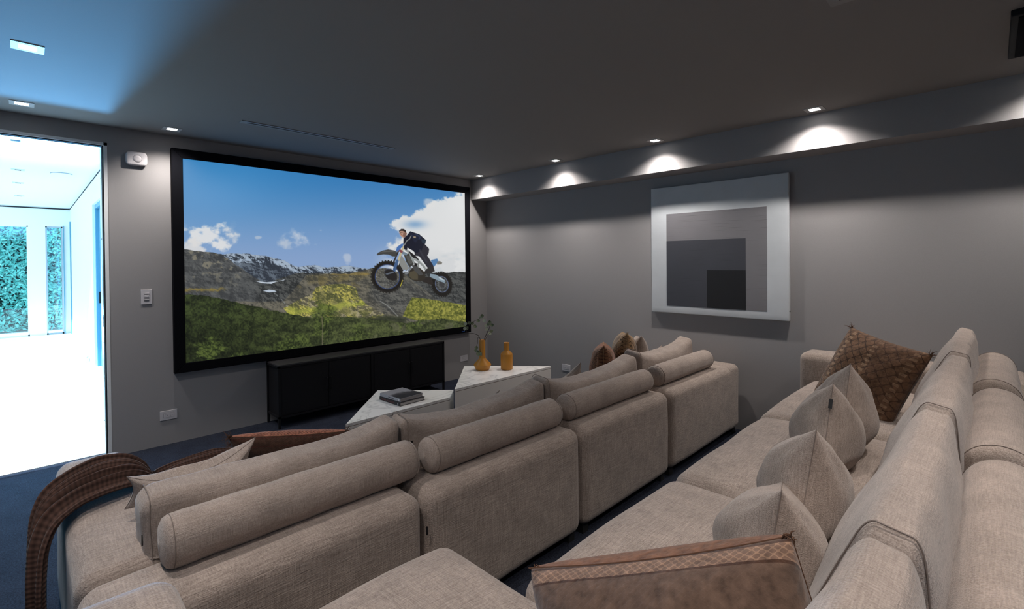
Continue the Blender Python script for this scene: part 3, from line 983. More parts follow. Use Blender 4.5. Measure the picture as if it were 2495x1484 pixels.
    P([(815, 680), (900, 650), (960, 760), (975, 830), (905, 880), (850, 790)], (58, 58, 56))
    for k in range(6):
        S([(850 + k * 18, 690 + k * 4), (905 + k * 12, 830 - k * 6)], 3.5, (120, 120, 116), .7)
    S([(845, 600), (900, 640), (940, 720), (970, 790)], 15, (140, 146, 146))
    S([(790, 640), (845, 665)], 22, (110, 126, 140))
    # seat and subframe
    P([(880, 600), (1010, 700), (1060, 760), (1000, 760), (930, 690)], (34, 32, 34))
    S([(985, 745), (1060, 790), (1130, 860), (1170, 925)], 17, (142, 146, 146))
    S([(1060, 790), (1040, 830), (1048, 868)], 13, (130, 134, 132))
    P([(980, 800), (1030, 820), (1020, 870), (985, 850)], (30, 28, 28))
    # fork, hub, guard
    S([(725, 615), (690, 700), (645, 800)], 12, (46, 44, 48))
    S([(808, 545), (770, 640), (722, 770)], 17, (182, 172, 142))
    S([(740, 600), (775, 625)], 20, (128, 70, 74))
    S([(705, 775), (665, 900), (650, 950)], 24, (66, 92, 132))
    P([(505, 935), (560, 905), (640, 930), (700, 985), (705, 1080), (640, 1095), (560, 1075), (512, 1010)], (38, 36, 36))
    P([(510, 985), (640, 945), (655, 965), (540, 1000)], (92, 100, 112))
    S([(500, 940), (540, 905), (610, 910)], 8, (60, 62, 70))
    # front mudguard, plate
    P([(374, 672), (400, 640), (470, 607), (560, 588), (650, 605), (702, 625), (692, 705), (630, 700), (560, 672), (480, 668), (385, 684)], (66, 66, 64))
    P([(420, 640), (500, 612), (600, 604), (690, 632), (600, 628), (500, 634)], (88, 88, 86))
    P([(682, 632), (702, 548), (770, 500), (806, 492), (795, 540), (740, 600)], (72, 110, 170))
    # rider
    P([(985, 640), (1060, 560), (1150, 505), (1222, 580), (1214, 650), (1190, 690), (1240, 770), (1292, 862), (1232, 905), (1190, 880), (1120, 780), (1060, 700), (990, 690)], (44, 43, 52))
    P([(1180, 905), (1230, 880), (1290, 862), (1312, 945), (1250, 965), (1150, 985), (1140, 955)], (48, 46, 46))
    P([(868, 355), (915, 296), (1062, 345), (1112, 388), (1172, 440), (1160, 495), (1132, 520), (1100, 600), (1040, 640), (1000, 652), (960, 610), (870, 560), (865, 600), (820, 590), (805, 500), (808, 410)], (26, 28, 42))
    P([(905, 330), (1050, 350), (1100, 400), (1060, 430), (960, 400)], (44, 52, 76))
    P([(1090, 420), (1172, 440), (1160, 495), (1110, 490)], (40, 52, 66))
    S([(930, 330), (1040, 400), (1000, 460), (960, 400)], 18, (32, 36, 54))
    S([(930, 370), (905, 420), (860, 450), (820, 520)], 7, (150, 152, 150), .85)
    P([(965, 378), (1005, 376), (1008, 402), (970, 405)], (150, 136, 116))
    S([(1070, 600), (1110, 680), (1180, 790)], 14, (58, 58, 68), .6)
    # head: face, ear, hair, brows
    P([(738, 318), (752, 290), (800, 285), (842, 305), (862, 330), (850, 372), (812, 400), (775, 385), (745, 345)], (178, 140, 122))
    P([(800, 330), (842, 305), (862, 330), (850, 372), (812, 400), (800, 370)], (128, 96, 84))
    P([(733, 312), (740, 280), (770, 258), (812, 258), (842, 280), (852, 312), (835, 318), (822, 300), (790, 290), (752, 292)], (48, 40, 38))
    S([(752, 325), (772, 318)], 4, (70, 50, 46)); S([(790, 312), (806, 310)], 4, (70, 50, 46))
    S([(768, 345), (775, 352)], 4, (130, 92, 80)); S([(780, 372), (798, 366)], 4, (120, 70, 66))
    return np.clip(C, 0, 1)


def poly(X, Y, pts, s=1.2):
    inside = np.zeros(X.shape, bool)
    dist = np.full(X.shape, 1e9)
    n = len(pts)
    for i in range(n):
        x1_, y1_ = pts[i]; x2_, y2_ = pts[(i + 1) % n]
        if y1_ != y2_:
            c = ((y1_ > Y) != (y2_ > Y)) & (X < (x2_ - x1_) * (Y - y1_) / (y2_ - y1_) + x1_)
            inside ^= c
        dx, dy = x2_ - x1_, y2_ - y1_
        q = np.clip(((X - x1_) * dx + (Y - y1_) * dy) / (dx * dx + dy * dy + 1e-9), 0, 1)
        dist = np.minimum(dist, np.hypot(X - x1_ - q * dx, Y - y1_ - q * dy))
    return np.clip(np.where(inside, dist, -dist) / s + .5, 0, 1)


def seg(X, Y, pts, r, s=1.2):
    dist = np.full(X.shape, 1e9)
    for (x1_, y1_), (x2_, y2_) in zip(pts[:-1], pts[1:]):
        dx, dy = x2_ - x1_, y2_ - y1_
        q = np.clip(((X - x1_) * dx + (Y - y1_) * dy) / (dx * dx + dy * dy + 1e-9), 0, 1)
        dist = np.minimum(dist, np.hypot(X - x1_ - q * dx, Y - y1_ - q * dy))
    return np.clip((r - dist) / s + .5, 0, 1)


Cf = paint_film()
Cl = np.where(Cf <= 0.04045, Cf / 12.92, ((Cf + .055) / 1.055) ** 2.4)
me = bpy.data.meshes.new('picture')
uu, vv = np.meshgrid(np.linspace(0, 1, GW + 1), np.linspace(0, 1, GH + 1))
co = np.stack([uu * SW - SW / 2, np.full(uu.shape, -0.05 + 0.004), SH / 2 - vv * SH], -1).reshape(-1, 3)
nv = co.shape[0]
ii = np.arange(GW * GH).reshape(GH, GW)
base_i = (np.arange(GH)[:, None] * (GW + 1) + np.arange(GW)[None, :]).reshape(-1)
quads = np.stack([base_i, base_i + GW + 1, base_i + GW + 2, base_i + 1], -1)
me.vertices.add(nv); me.vertices.foreach_set('co', co.reshape(-1).astype(np.float32))
me.loops.add(quads.size); me.loops.foreach_set('vertex_index', quads.reshape(-1).astype(np.int32))
me.polygons.add(len(quads)); me.polygons.foreach_set('loop_start', np.arange(0, quads.size, 4, dtype=np.int32))
me.update(calc_edges=True)
ca = me.color_attributes.new('film', 'FLOAT_COLOR', 'POINT')
ca.data.foreach_set('color', np.concatenate([Cl.reshape(-1, 3), np.ones((nv, 1))], 1).reshape(-1).astype(np.float32))
mf, nt, bs = nmat('film picture')
at = nt.nodes.new('ShaderNodeAttribute'); at.attribute_name = 'film'
bs.inputs['Base Color'].default_value = (0.02, 0.02, 0.02, 1)
bs.inputs['Roughness'].default_value = 0.6
bs.inputs['Specular IOR Level'].default_value = 0.1
nt.links.new(at.outputs['Color'], bs.inputs['Emission Color'])
bs.inputs['Emission Strength'].default_value = 1.0
me.materials.append(mf)
po = bpy.data.objects.new('picture', me); COL.objects.link(po); po.parent = t
me.validate()

# ------------------------------------------------------------------ black media cabinet
CX0, CX1, CY0, CY1, CZ0, CZ1 = 0.655, 2.535, -0.315, -0.015, 0.095, 0.585
t = empty('media_cabinet', ((CX0 + CX1) / 2, (CY0 + CY1) / 2, 0), 'long low black metal and wood media cabinet under the screen', 'cabinet')
lx, ly = t.location.x, t.location.y


def L(mb, name, mat, **k):
    o = mb.build(name, mat, t, **k)
    o.location = (-lx, -ly, 0)
    return o


M['cab_top'] = plain('dark stained top', (0.040, 0.038, 0.041), 0.5, spec=0.5, bscale=40)
L(MB().box(CX0 + .012, CX1 - .012, CY0 + .02, CY1, CZ0 + .012, CZ1 - .012), 'carcass', M['black'])
L(MB().box(CX0, CX1, CY0, CY1, CZ1 - .012, CZ1), 'top', M['cab_top'], bevel=.001)
fb = MB().box(CX0, CX1, CY0, CY0 + .018, CZ1 - .03, CZ1 - .012).box(CX0, CX1, CY0, CY0 + .018, CZ0, CZ0 + .018)
cm = (CX0 + CX1) / 2
fb.box(cm - .012, cm + .012, CY0, CY0 + .018, CZ0 + .018, CZ1 - .03)
fb.box(CX0, CX0 + .018, CY0 + .018, CY1, CZ0, CZ0 + .018).box(CX1 - .018, CX1, CY0 + .018, CY1, CZ0, CZ0 + .018)
fb.box(CX0, CX0 + .018, CY0 + .018, CY1, CZ1 - .03, CZ1 - .012).box(CX1 - .018, CX1, CY0 + .018, CY1, CZ1 - .03, CZ1 - .012)
L(fb, 'frame', M['black'])
for x in (CX0, CX1 - .02):
    for y in (CY0, CY1 - .02):
        L(MB().box(x, x + .02, y, y + .02, 0, CZ1 - .012), 'leg', M['black'])
dw = (CX1 - CX0 - .04 - .024 - .02) / 4
xs_ = [CX0 + .022, CX0 + .022 + dw + .004, cm + .016, cm + .016 + dw + .004]
for i, x in enumerate(xs_):
    d = L(MB().box(x, x + dw, CY0 + .006, CY0 + .02, CZ0 + .022, CZ1 - .034), 'door', M['black'], bevel=.001)
    MB().box(x + .012, x + dw - .012, CY0 + .003, CY0 + .006, CZ0 + .034, CZ1 - .046).build('door_panel', M['black'], d, bevel=.001)
    hx = x + dw - .018 if i % 2 == 0 else x + .018
    MB().tube([(hx, CY0 + .006, .28), (hx, CY0 - .014, .285), (hx, CY0 - .014, .40), (hx, CY0 + .006, .405)], .004, 6).build('handle', M['alu'] if False else M['black'], d)

# ------------------------------------------------------------------ triangular coffee tables
def coffee(name, pts, z, label):
    cx = sum(p[0] for p in pts) / len(pts); cy = sum(p[1] for p in pts) / len(pts)
    t = empty(name, (cx, cy, 0), label, 'coffee table')
    q = [(a - cx, b - cy) for a, b in pts]
    MB().prism([(a * .965, b * .965) for a, b in q], 0.0, 0.05).build('plinth', M['black'], t)
    MB().prism(q, 0.03, z - .026).build('body', M['white_lacquer'], t, bevel=.002)
    MB().prism([(a * .996, b * .996) for a, b in q], z - .026, z - .022).build('shadow_line', M['seam'], t)
    MB().prism(q, z - .022, z).build('top', M['marble'], t, bevel=.0015)
    return t


coffee('coffee_table', [(0.647, -1.645), (1.587, -1.64), (1.758, -1.473), (1.279, -0.979)], 0.36,
       'low white angular coffee table with books on top')
coffee('coffee_table', [(1.612, -1.672), (2.86, -1.69), (2.262, -1.015)], 0.43, 'taller white triangular coffee table holding two ochre vessels')

# books
def book(name, loc, w, d, h, rz, cover, label, spine=True):
    t = empty(name, loc, label, 'book', None, rz)
    MB().box(-w / 2 + .004, w / 2 - .004, -d / 2 + .004, d / 2 - .004, .003, h - .003).build('page_block', M['paper'], t)
    MB().box(-w / 2, w / 2, -d / 2, d / 2, 0, .003).box(-w / 2, w / 2, -d / 2, d / 2, h - .003, h).box(-w / 2, -w / 2 + .004, -d / 2, d / 2, .003, h - .003).build('cover', cover, t, bevel=.0008)
    return t


bz_ = 0.36
b1 = book('book', (1.265, -1.405, bz_), 0.245, 0.30, 0.028, 0.04, M['cover_black'], 'black spined book at the bottom of the small stack on the low table')
for k in range(11):
    if k in (4,):
        continue
    MB().box(-.1235, -.1224, .105 - k * .0165, .105 - k * .0165 + .009, .008, .020).build('spine_lettering', plain('maroon print', (0.12, 0.03, 0.03), .6) if k == 0 else bpy.data.materials['maroon print'], b1)
MB().box(-.1236, -.1224, -.122, -.114, .010, .018).build('spine_mark', M['plastic'], b1)
b2 = book('book', (1.268, -1.390, bz_ + .028), 0.23, 0.285, 0.026, 0.07, M['cover_grey'], 'grey picture book with a black and white landscape cover on top of the stack')
MB().box(-.113, .113, -.140, .138, .0262, .0268).build('cover_photo', M['cover_grey'], b2)


def cover_photo():
    m, nt, b = nmat('cover landscape')
    tc = nt.nodes.new('ShaderNodeTexCoord'); sp = nt.nodes.new('ShaderNodeSeparateXYZ'); nt.links.new(tc.outputs['Object'], sp.inputs[0])
    n = nt.nodes.new('ShaderNodeTexNoise'); n.inputs['Scale'].default_value = 14; n.inputs['Detail'].default_value = 6
    mp = nt.nodes.new('ShaderNodeMapping'); mp.inputs['Scale'].default_value = (1.4, 0.5, 1)
    nt.links.new(tc.outputs['Object'], mp.inputs[0]); nt.links.new(mp.outputs[0], n.inputs['Vector'])
    a = nt.nodes.new('ShaderNodeMath'); a.operation = 'MULTIPLY_ADD'; a.inputs[1].default_value = 0.12
    nt.links.new(n.outputs['Fac'], a.inputs[0]); nt.links.new(sp.outputs['Y'], a.inputs[2])
    cr = nt.nodes.new('ShaderNodeValToRGB'); e = cr.color_ramp.elements
    e[0].position = 0.0; e[0].color = (0.02, 0.02, 0.025, 1); e[1].position = 0.09; e[1].color = (0.26, 0.26, 0.28, 1)
    k = e.new(0.05); k.color = (0.05, 0.048, 0.055, 1)
    nt.links.new(a.outputs[0], cr.inputs[0]); nt.links.new(cr.outputs[0], b.inputs['Base Color'])
    b.inputs['Roughness'].default_value = 0.65
    b.inputs['Specular IOR Level'].default_value = 0.2
    return m


[c for c in b2.children if c.name.startswith('cover_photo')][0].data.materials[0] = cover_photo()
for k in range(13):
    if k in (5, 6):
        continue
    MB().box(-.1158, -.1149, .11 - k * .014, .11 - k * .014 + .007, .009, .018).build('spine_lettering', M['dark'] if k > 6 else M['plastic_d'], b2)
MB().box(-.1158, -.1149, -.128, -.106, .003, .023).build('spine_mark', M['plastic'], b2)
MB().box(-.1159, -.1149, -.104, -.102, .003, .023).build('spine_line', M['dark'], b2)

# vessels
t = empty('vase', (2.275, -1.285, 0.43), 'long necked ochre ceramic vase holding a leafy branch', 'vase')
MB().lathe([(0.0, 0.0), (.062, 0), (.068, .004), (.086, .045), (.088, .052), (.086, .058), (.034, .112), (.031, .122), (.0295, .14), (.0295, .298), (.028, .300), (.0245, .299), (.0245, .16), (.0, .15)], 48).build('body', M['orange'], t, True)
t = empty('bottle', (2.452, -1.452, 0.43), 'shorter ochre ceramic bottle with square shoulders', 'bottle')
MB().lathe([(0.0, 0.0), (.055, 0), (.059, .004), (.060, .012), (.060, .150), (.058, .160), (.030, .187), (.0275, .194), (.027, .262), (.0285, .268), (.0255, .270), (.0225, .266), (.0225, .20), (0, .19)], 48).build('body', M['orange'], t, True)

# branch in the vase: laid out in a plane facing the seats, with depth scatter
br = empty('leafy_branch', (2.275, -1.285, 0.70), 'thin dark branch with small olive green leaves standing in the long necked vase', 'branch')
RX, RZ = Vector((0.705, -0.709, 0)), Vector((0, 0, 1)); RD = Vector((0.709, 0.705, 0))
PXM = 1 / 258.0


def bp_(px, py, d=0.0):     # offsets from the vase mouth measured on the branch
    return RX * ((px - 1180) * PXM) + RZ * ((829 - py) * PXM + .03) + RD * d


stems = [([(1177, 845), (1175, 828), (1170, 817), (1160, 813), (1147, 811)], .0028, 0),
         ([(1181, 845), (1186, 826), (1192, 812), (1198, 801), (1201, 790)], .0028, .01),
         ([(1182, 845), (1189, 826), (1196, 815), (1203, 808)], .002, -.01),
         ([(1147, 811), (1139, 806), (1142, 798), (1149, 789)], .0018, -.02),
         ([(1149, 789), (1158, 781), (1166, 777), (1174, 773)], .0016, -.02),
         ([(1149, 789), (1145, 780), (1138, 790)], .0012, -.015),
         ([(1174, 773), (1178, 766)], .001, -.01),
         ([(1172, 819), (1168, 825), (1169, 835), (1166, 842)], .002, -.035)]
for pts, r, d in stems:
    MB().tube([bp_(x, y, d + .006 * math.sin(i * 2.1)) for i, (x, y) in enumerate(pts)], r * 1.3, 6, taper=.6).build('stem', M['twig'], br, True)
leafs = [(1175, 772, 40, 1), (1184, 778, -20, 1), (1181, 768, 100, 0), (1172, 779, 200, 0), (1160, 793, -20, 0), (1154, 787, 60, 0), (1137, 789, 95, 1),
         (1136, 797, 260, 1), (1140, 796, 300, 0), (1148, 787, 140, 0), (1192, 794, 150, 1), (1196, 789, 70, 0), (1204, 792, 20, 0), (1200, 786, 100, 0),
         (1198, 812, 330, 1), (1202, 808, 30, 0), (1166, 855, 180, 0), (1171, 857, 250, 0), (1168, 862, 290, 0), (1174, 863, 320, 0), (1167, 848, 160, 0), (1194, 802, 200, 1)]
for k, (x, y, an, pale) in enumerate(leafs):
    c = bp_(x, y, random.uniform(-.03, .03) if y < 840 else -.035)
    a_ = math.radians(an)
    dv = (RX * math.cos(a_) + RZ * math.sin(a_) + RD * random.uniform(-.3, .3)).normalized()
    sv = dv.cross(RD * 1.0 + RZ * random.uniform(-.6, .6)).normalized()
    ln, wd = .040, .019
    v = []
    for s in range(7):
        q = s / 6.0
        w_ = wd * math.sin(PI * min(1, q * 1.02)) ** .8 * (1 - .2 * q) + .0004
        cc = c + dv * (ln * (q - .3)) + RD * (.006 * math.sin(q * PI))
        v += [cc - sv * w_, cc + RD * .002, cc + sv * w_]
    f = []
    for s in range(6):
        i = s * 3
        f += [(i, i + 1, i + 4, i + 3), (i + 1, i + 2, i + 5, i + 4)]
    link_mesh('leaf', v, f, M['leaf_pale'] if pale else M['leaf'], br)
# hanging side stem joins the two
MB().tube([bp_(1166, 842, -.035), bp_(1167, 850, -.038), bp_(1168, 858, -.036)], .0012, 5).build('stem', M['twig'], br, True)

# ------------------------------------------------------------------ canvas on the right wall (plain overlapping blocks)
t = empty('painting', (XR - .02, -3.118, 1.613), 'large pale grey abstract canvas with grey, slate and black blocks on the right wall', 'painting')
t.location.x = XR


def paint_mat(name, c, sc=5.0, streak=0.10):
    m, nt, b = nmat(name)
    tc = nt.nodes.new('ShaderNodeTexCoord')
    n = nt.nodes.new('ShaderNodeTexNoise'); n.inputs['Scale'].default_value = sc; n.inputs['Detail'].default_value = 7
    nt.links.new(tc.outputs['Object'], n.inputs['Vector'])
    mp = nt.nodes.new('ShaderNodeMapping'); mp.inputs['Scale'].default_value = (1, 3, 160)
    nt.links.new(tc.outputs['Object'], mp.inputs[0])
    n2 = nt.nodes.new('ShaderNodeTexNoise'); n2.inputs['Scale'].default_value = 1.0; n2.inputs['Detail'].default_value = 3
    nt.links.new(mp.outputs[0], n2.inputs['Vector'])
    mr = nt.nodes.new('ShaderNodeMapRange'); mr.inputs['From Min'].default_value = .62; mr.inputs['From Max'].default_value = .72
    mr.inputs['To Max'].default_value = streak * 3
    nt.links.new(n2.outputs['Fac'], mr.inputs['Value'])
    mx = nt.nodes.new('ShaderNodeMix'); mx.data_type = 'RGBA'
    mx.inputs[6].default_value = (*[v * .88 for v in c], 1); mx.inputs[7].default_value = (*[v * 1.1 for v in c], 1)
    nt.links.new(n.outputs['Fac'], mx.inputs[0])
    mx2 = nt.nodes.new('ShaderNodeMix'); mx2.data_type = 'RGBA'; mx2.inputs[7].default_value = (*[v * .45 for v in c], 1)
    nt.links.new(mr.outputs[0], mx2.inputs[0]); nt.links.new(mx.outputs[2], mx2.inputs[6])
    nt.links.new(mx2.outputs[2], b.inputs['Base Color'])
    b.inputs['Roughness'].default_value = 0.6
    return m


M['pt_pale'] = paint_mat('pale grey paint', (0.60, 0.64, 0.67), 5, .02)
M['pt_grey'] = paint_mat('mid grey paint', (0.205, 0.20, 0.215), 4, .25)
M['pt_slate'] = paint_mat('slate paint', (0.055, 0.058, 0.072), 4, .15)
M['pt_black'] = paint_mat('black paint', (0.008, 0.008, 0.010), 4, 0.0)
V, Fc = soft_box((0.042, 1.238, 1.224), 0.006, (2, 30, 30), 2, wob=0.0015, wsc=4)
o = link_mesh('canvas', V, Fc, M['pt_pale'], t); o.location = (-0.024, 0, 0)


def block(y0, y1, z0, z1, mat, lvl):
    MB().box(-0.0465 - lvl * .0008, -0.044, y0 - t.location.y, y1 - t.location.y, z0 - t.location.z, z1 - t.location.z).build('painted_block', mat, t)


block(-3.570, -2.664, 1.072, 1.961, M['pt_grey'], 0)
block(-3.400, -2.664, 1.072, 1.700, M['pt_slate'], 1)
block(-3.400, -3.060, 1.072, 1.420, M['pt_black'], 2)
MB().lathe([(0.006, 0), (0.006, .004)], 10).build('screw_eye', M['dark'], t, loc=(-.03, -.6195, -.53)).rotation_euler = (PI / 2, 0, 0)


# ------------------------------------------------------------------ sofas
def puff_fn(hx, hy, hz, amt, sag=0.0, front=0.0):
    def f(x, y, z):
        k = max(0, 1 - (x / hx) ** 2) ** .6 * max(0, 1 - (y / hy) ** 2) ** .6
        if z > 0:
            z = z + amt * k
        if front and y > 0:
            y = y + front * max(0, 1 - (z / hz) ** 2) * max(0, 1 - (x / hx) ** 2) ** .4
        return x, y, z
    return f


def back_fn(hx, hy, hz, bow=0.008):
    def f(x, y, z):
        k = max(0, 1 - (x / hx) ** 2) ** .5
        if y < 0:
            y -= bow * k * max(0, 1 - (z / hz) ** 2)
        if z > 0:
            z += bow * .5 * k
        return x, y, z
    return f


def sofa_module(x0, x1, yb, yf, z0, label, group, arm=None, yarm=None, seed=1, tag_at=None):
    """A sectional unit: back panel, seat, optional arm. yb = back face, yf = seat front, z0 = floor it stands on."""
    t = empty('sofa_module', ((x0 + x1) / 2, (yb + yf) / 2, z0), label, 'sofa', group)
    g = .004
    zs, zt = z0 + .43, z0 + .60
    sx0, sx1 = x0 + g, x1 - g
    w = x1 - x0 - 2 * g
    soft('backrest', x0 + g, x1 - g, yb, yb + .27, z0 + .045, zt, .060, M['linen'], t, inner=(16, 5, 10), k=6, seed=seed,
         deform=back_fn(w / 2, .135, .28), wob=.004, wsc=3)
    if arm == 'left':
        soft('armrest', x0 + g, x0 + .255, yb + .275, yarm, z0 + .045, zt, .055, M['linen'], t, inner=(5, 20, 8), k=6, seed=seed + 3, wob=.004, wsc=3,
             deform=puff_fn(.126, (yarm - yb - .275) / 2, .28, .008))
        sx0 = x0 + .26
    if arm == 'right':
        soft('armrest', x1 - .265, x1 - g, yb + .0, yarm, z0 + .045, zt, .055, M['linen'], t, inner=(5, 20, 8), k=6, seed=seed + 3, wob=.004, wsc=3,
             deform=puff_fn(.13, (yarm - yb) / 2, .28, .006))
        sx1 = x1 - .27
    ys = yb + .275
    hx, hy = (sx1 - sx0) / 2, (yf - ys) / 2
    soft('seat_base', sx0, sx1, ys, yf - .012, z0 + .045, z0 + .245, .03, M['linen'], t, inner=(8, 8, 3), k=3, seed=seed + 5, wob=.002)
    soft('seat_cushion', sx0 + .001, sx1 - .001, ys, yf, z0 + .245, zs - .018, .062, M['linen'], t, inner=(16, 16, 4), k=6, seed=seed + 7,
         deform=puff_fn(hx, hy, .09, .042, 0, .012), wob=.006, wsc=3)
    for x in (x0 + .06, x1 - .06):
        for y in (yb + .06, yf - .08):
            o = MB().box(-.025, .025, -.025, .025, 0, .06).build('foot', M['foot'], t)
            o.location = (x - t.location.x, y - t.location.y, 0)
    if tag_at:
        o = MB().box(-.005, .0, -.003, .002, -.016, .016).build('care_tag', M['tag'], t)
        o.location = Vector(tag_at) - t.location
    return t


FYB, RYB = -3.35, -5.09
G1, G2 = 'sections of the front sofa', 'sections of the rear sofa'
sofa_module(-0.87, 0.145, FYB, -2.02, 0, 'left end section of the front sofa, its arm under the brown throw', G1, 'left', -1.85, 11, (0.148, FYB - .002, .46))
sofa_module(0.150, 1.165, FYB, -2.23, 0, 'second section from the left of the front sofa, backrest toward the viewer', G1, None, None, 22)
sofa_module(1.170, 2.175, FYB, -2.23, 0, 'third section from the left of the front sofa, below the third bolster', G1, None, None, 33)
sofa_module(2.180, 3.465, FYB, -2.23, 0, 'right end section of the front sofa with an arm at the wall', G1, 'right', -2.20, 44)
sofa_module(-0.965, 0.015, RYB, -3.655, .2, 'left end section of the rear sofa under the burlap pillow, nearest the viewer', G2, 'left', -3.55, 55)
sofa_module(0.020, 0.945, RYB, -3.965, .2, 'second section from the left of the rear sofa, beige seat', G2, None, None, 66)
sofa_module(0.950, 2.045, RYB, -3.965, .2, 'third section from the left of the rear sofa, in front of the tagged pillow', G2, None, None, 77)
sofa_module(2.050, 3.47, RYB, -3.95, .2, 'right end section of the rear sofa with an arm at the wall', G2, 'right', -3.87, 88)


def bolster(x0, x1, y, z, r, label, group, mat='linen2', seed=0, rot=0.0):
    L_ = x1 - x0
    t = empty('bolster', ((x0 + x1) / 2, y, z), label, 'bolster', group, rot)
    prof = []
    n = 20
    cap = .022
    pts = [(-L_ / 2 - .006, r * .01), (-L_ / 2 - .005, r * .35), (-L_ / 2 - .001, r * .7), (-L_ / 2 + .008, r * .90), (-L_ / 2 + cap, r * .985)]
    m = 22
    mid = [(-L_ / 2 + cap + (L_ - 2 * cap) * i / m, r * (1 + .012 * math.sin(i * 1.3 + seed))) for i in range(1, m)]
    allp = pts + mid + [(-p[0], p[1]) for p in reversed(pts)]
    V = []; Fc = []
    for (x, rr) in allp:
        for j in range(n * 2):
            a = PI * j / n
            wv = 1 + .015 * mnoise.noise(Vector((x * 5 + seed, math.cos(a) * 1.5, math.sin(a) * 1.5)))
            zz = math.sin(a) * rr * wv
            if zz < -r * .9:
                zz = -r * .9
            V.append((x, math.cos(a) * rr * wv, zz))
    N = 2 * n
    for k in range(len(allp) - 1):
        for j in range(N):
            Fc.append((k * N + j, k * N + (j + 1) % N, (k + 1) * N + (j + 1) % N, (k + 1) * N + j))
    Fc.append(tuple(range(N))); Fc.append(tuple((len(allp) - 1) * N + j for j in reversed(range(N))))
    link_mesh('body', V, [tuple(reversed(q)) for q in Fc], M[mat], t)
    for s in (-1, 1):
        xx = s * (L_ / 2 - cap)
        MB().tube([(xx, math.cos(2 * PI * j / 40) * r * .992, max(-r * .9, math.sin(2 * PI * j / 40) * r * .992)) for j in range(40)], .0014, 5, closed=True).build('seam', M['seam'], t, True)
    return t


GB1, GB2 = 'bolsters on the front sofa back', 'bolsters on the rear sofa back'
zb = .60 + .075
bolster(-0.675, 0.205, -3.160, zb, .080, 'longest looking bolster, on the left end of the front sofa', GB1, seed=1)
bolster(0.255, 1.115, -3.19, zb, .078, 'second bolster from the left on the front sofa back', GB1, seed=2)
bolster(1.20, 2.12, -3.19, zb, .076, 'third bolster from the left on the front sofa back', GB1, seed=3)
bolster(2.235, 3.125, -3.19, zb, .076, 'rightmost bolster on the front sofa back, near the wall', GB1, seed=4)
zb = .80 + .082
bolster(-0.90, -0.06, -4.95, zb, .088, 'nearest bolster on the rear sofa back, at the lower right', GB2, seed=5)
bolster(-0.02, 0.90, -4.95, zb, .090, 'second nearest bolster on the rear sofa back', GB2, seed=6)
bolster(0.99, 1.90, -4.94, zb, .090, 'third nearest bolster on the rear sofa back', GB2, seed=7)
bolster(2.05, 2.95, -4.93, zb, .090, 'farthest bolster on the rear sofa back, by the wall', GB2, seed=8)


def back_cushion(x0, x1, yc, z0, h, th, tilt, label, group, seed=0, sag=.03, taper=.62, ears=.03, tagx=None, mat='linen2', earl=None, lift=None):
    """Loose feather back cushion: boxed sides with seams, leaning back, top edge sagging between its ears."""
    w = x1 - x0
    hx, hy, hz = w / 2, th / 2, h / 2

    def df(x, y, z):
        u, q = x / hx, max(0.0, (z / hz + 1) / 2)
        y *= (1 - (1 - taper) * q ** 1.3)
        bul = max(0, 1 - u * u) ** .5 * max(0, 1 - (z / hz) ** 2) ** .6
        y += math.copysign(.028, y) * bul if abs(y) > .01 else 0
        z -= sag * q * (1 - abs(u) ** 2.2)
        z += (ears if (u > 0 or earl is None) else earl) * q * abs(u) ** 7
        if lift is not None:
            kk_ = max(0.0, min(1.0, (-hx + .15 - x) / .09))
            kk_ = kk_ * kk_ * (3 - 2 * kk_)
            z = max(z, -hz + (hz + lift) * kk_)
        nn = mnoise.noise(Vector((x * 6 + seed, y * 4, z * 7)))
        y += nn * .010
        z += mnoise.noise(Vector((x * 3.1 + seed * 2, 5, z * 2))) * .014 * q
        x += mnoise.noise(Vector((seed, y * 5, z * 5))) * .012
        return x, y, z

    t = empty('back_cushion', ((x0 + x1) / 2, yc, z0 + hz), label, 'cushion', group)
    t.rotation_euler = (tilt, 0, 0)
    V, Fc = soft_box((w, th, h), .045, (22, 4, 12), 5, df, seed, .003, 9)
    link_mesh('body', V, Fc, M[mat], t)
    rr = .030
    for s in (-1,):
        path = []
        ya, zc = hy - rr, hz - rr
        for (cy, cz, a0) in ((ya, zc, 0), (-ya, zc, 90), (-ya, -zc, 180), (ya, -zc, 270)):
            for kk in range(5):
                a = math.radians(a0 + kk * 22.5)
                path.append((s * (hx - .020), cy + math.cos(a) * rr, cz + math.sin(a) * rr))
        fine = []
        for i in range(len(path)):
            p, q = Vector(path[i]), Vector(path[(i + 1) % len(path)])
            m_ = max(1, int((q - p).length / .03))
            fine += [p.lerp(q, j / m_) for j in range(m_)]
        MB().tube([Vector(df(*p)) * 1.0 for p in fine], .0015, 5, closed=True).build('seam', M['seam'], t, True)
    if tagx is not None:
        o = MB().box(-.005, .005, -.0015, .0015, -.018, .018).build('care_tag', M['tag'], t)
        o.location = tagx
    return t


GC1, GC2 = 'back cushions of the front sofa', 'back cushions of the rear sofa'
back_cushion(-0.70, 0.225, -2.965, .43, .370, .20, .12, 'leftmost back cushion of the front sofa, edged by blue daylight', GC1, 1, .025, earl=-.03, lift=-.016, tagx=(-.462, -.055, .035))
back_cushion(0.235, 1.205, -2.965, .43, .370, .20, .12, 'second back cushion from the left on the front sofa', GC1, 2, .05, tagx=(-.452, -.089, .085))
back_cushion(1.215, 2.255, -2.965, .43, .362, .21, .12, 'third back cushion from the left on the front sofa, with a side tag', GC1, 3, .045, tagx=(-.488, -.094, .07))
back_cushion(2.265, 3.18, -2.965, .43, .390, .21, .12, 'rightmost back cushion of the front sofa, below the canvas', GC1, 4, .05)
back_cushion(-0.69, -0.02, -4.772, .63, 0.455, .215, .20, 'nearest back cushion of the rear sofa at the bottom right', GC2, 5, .0, .30, .0)
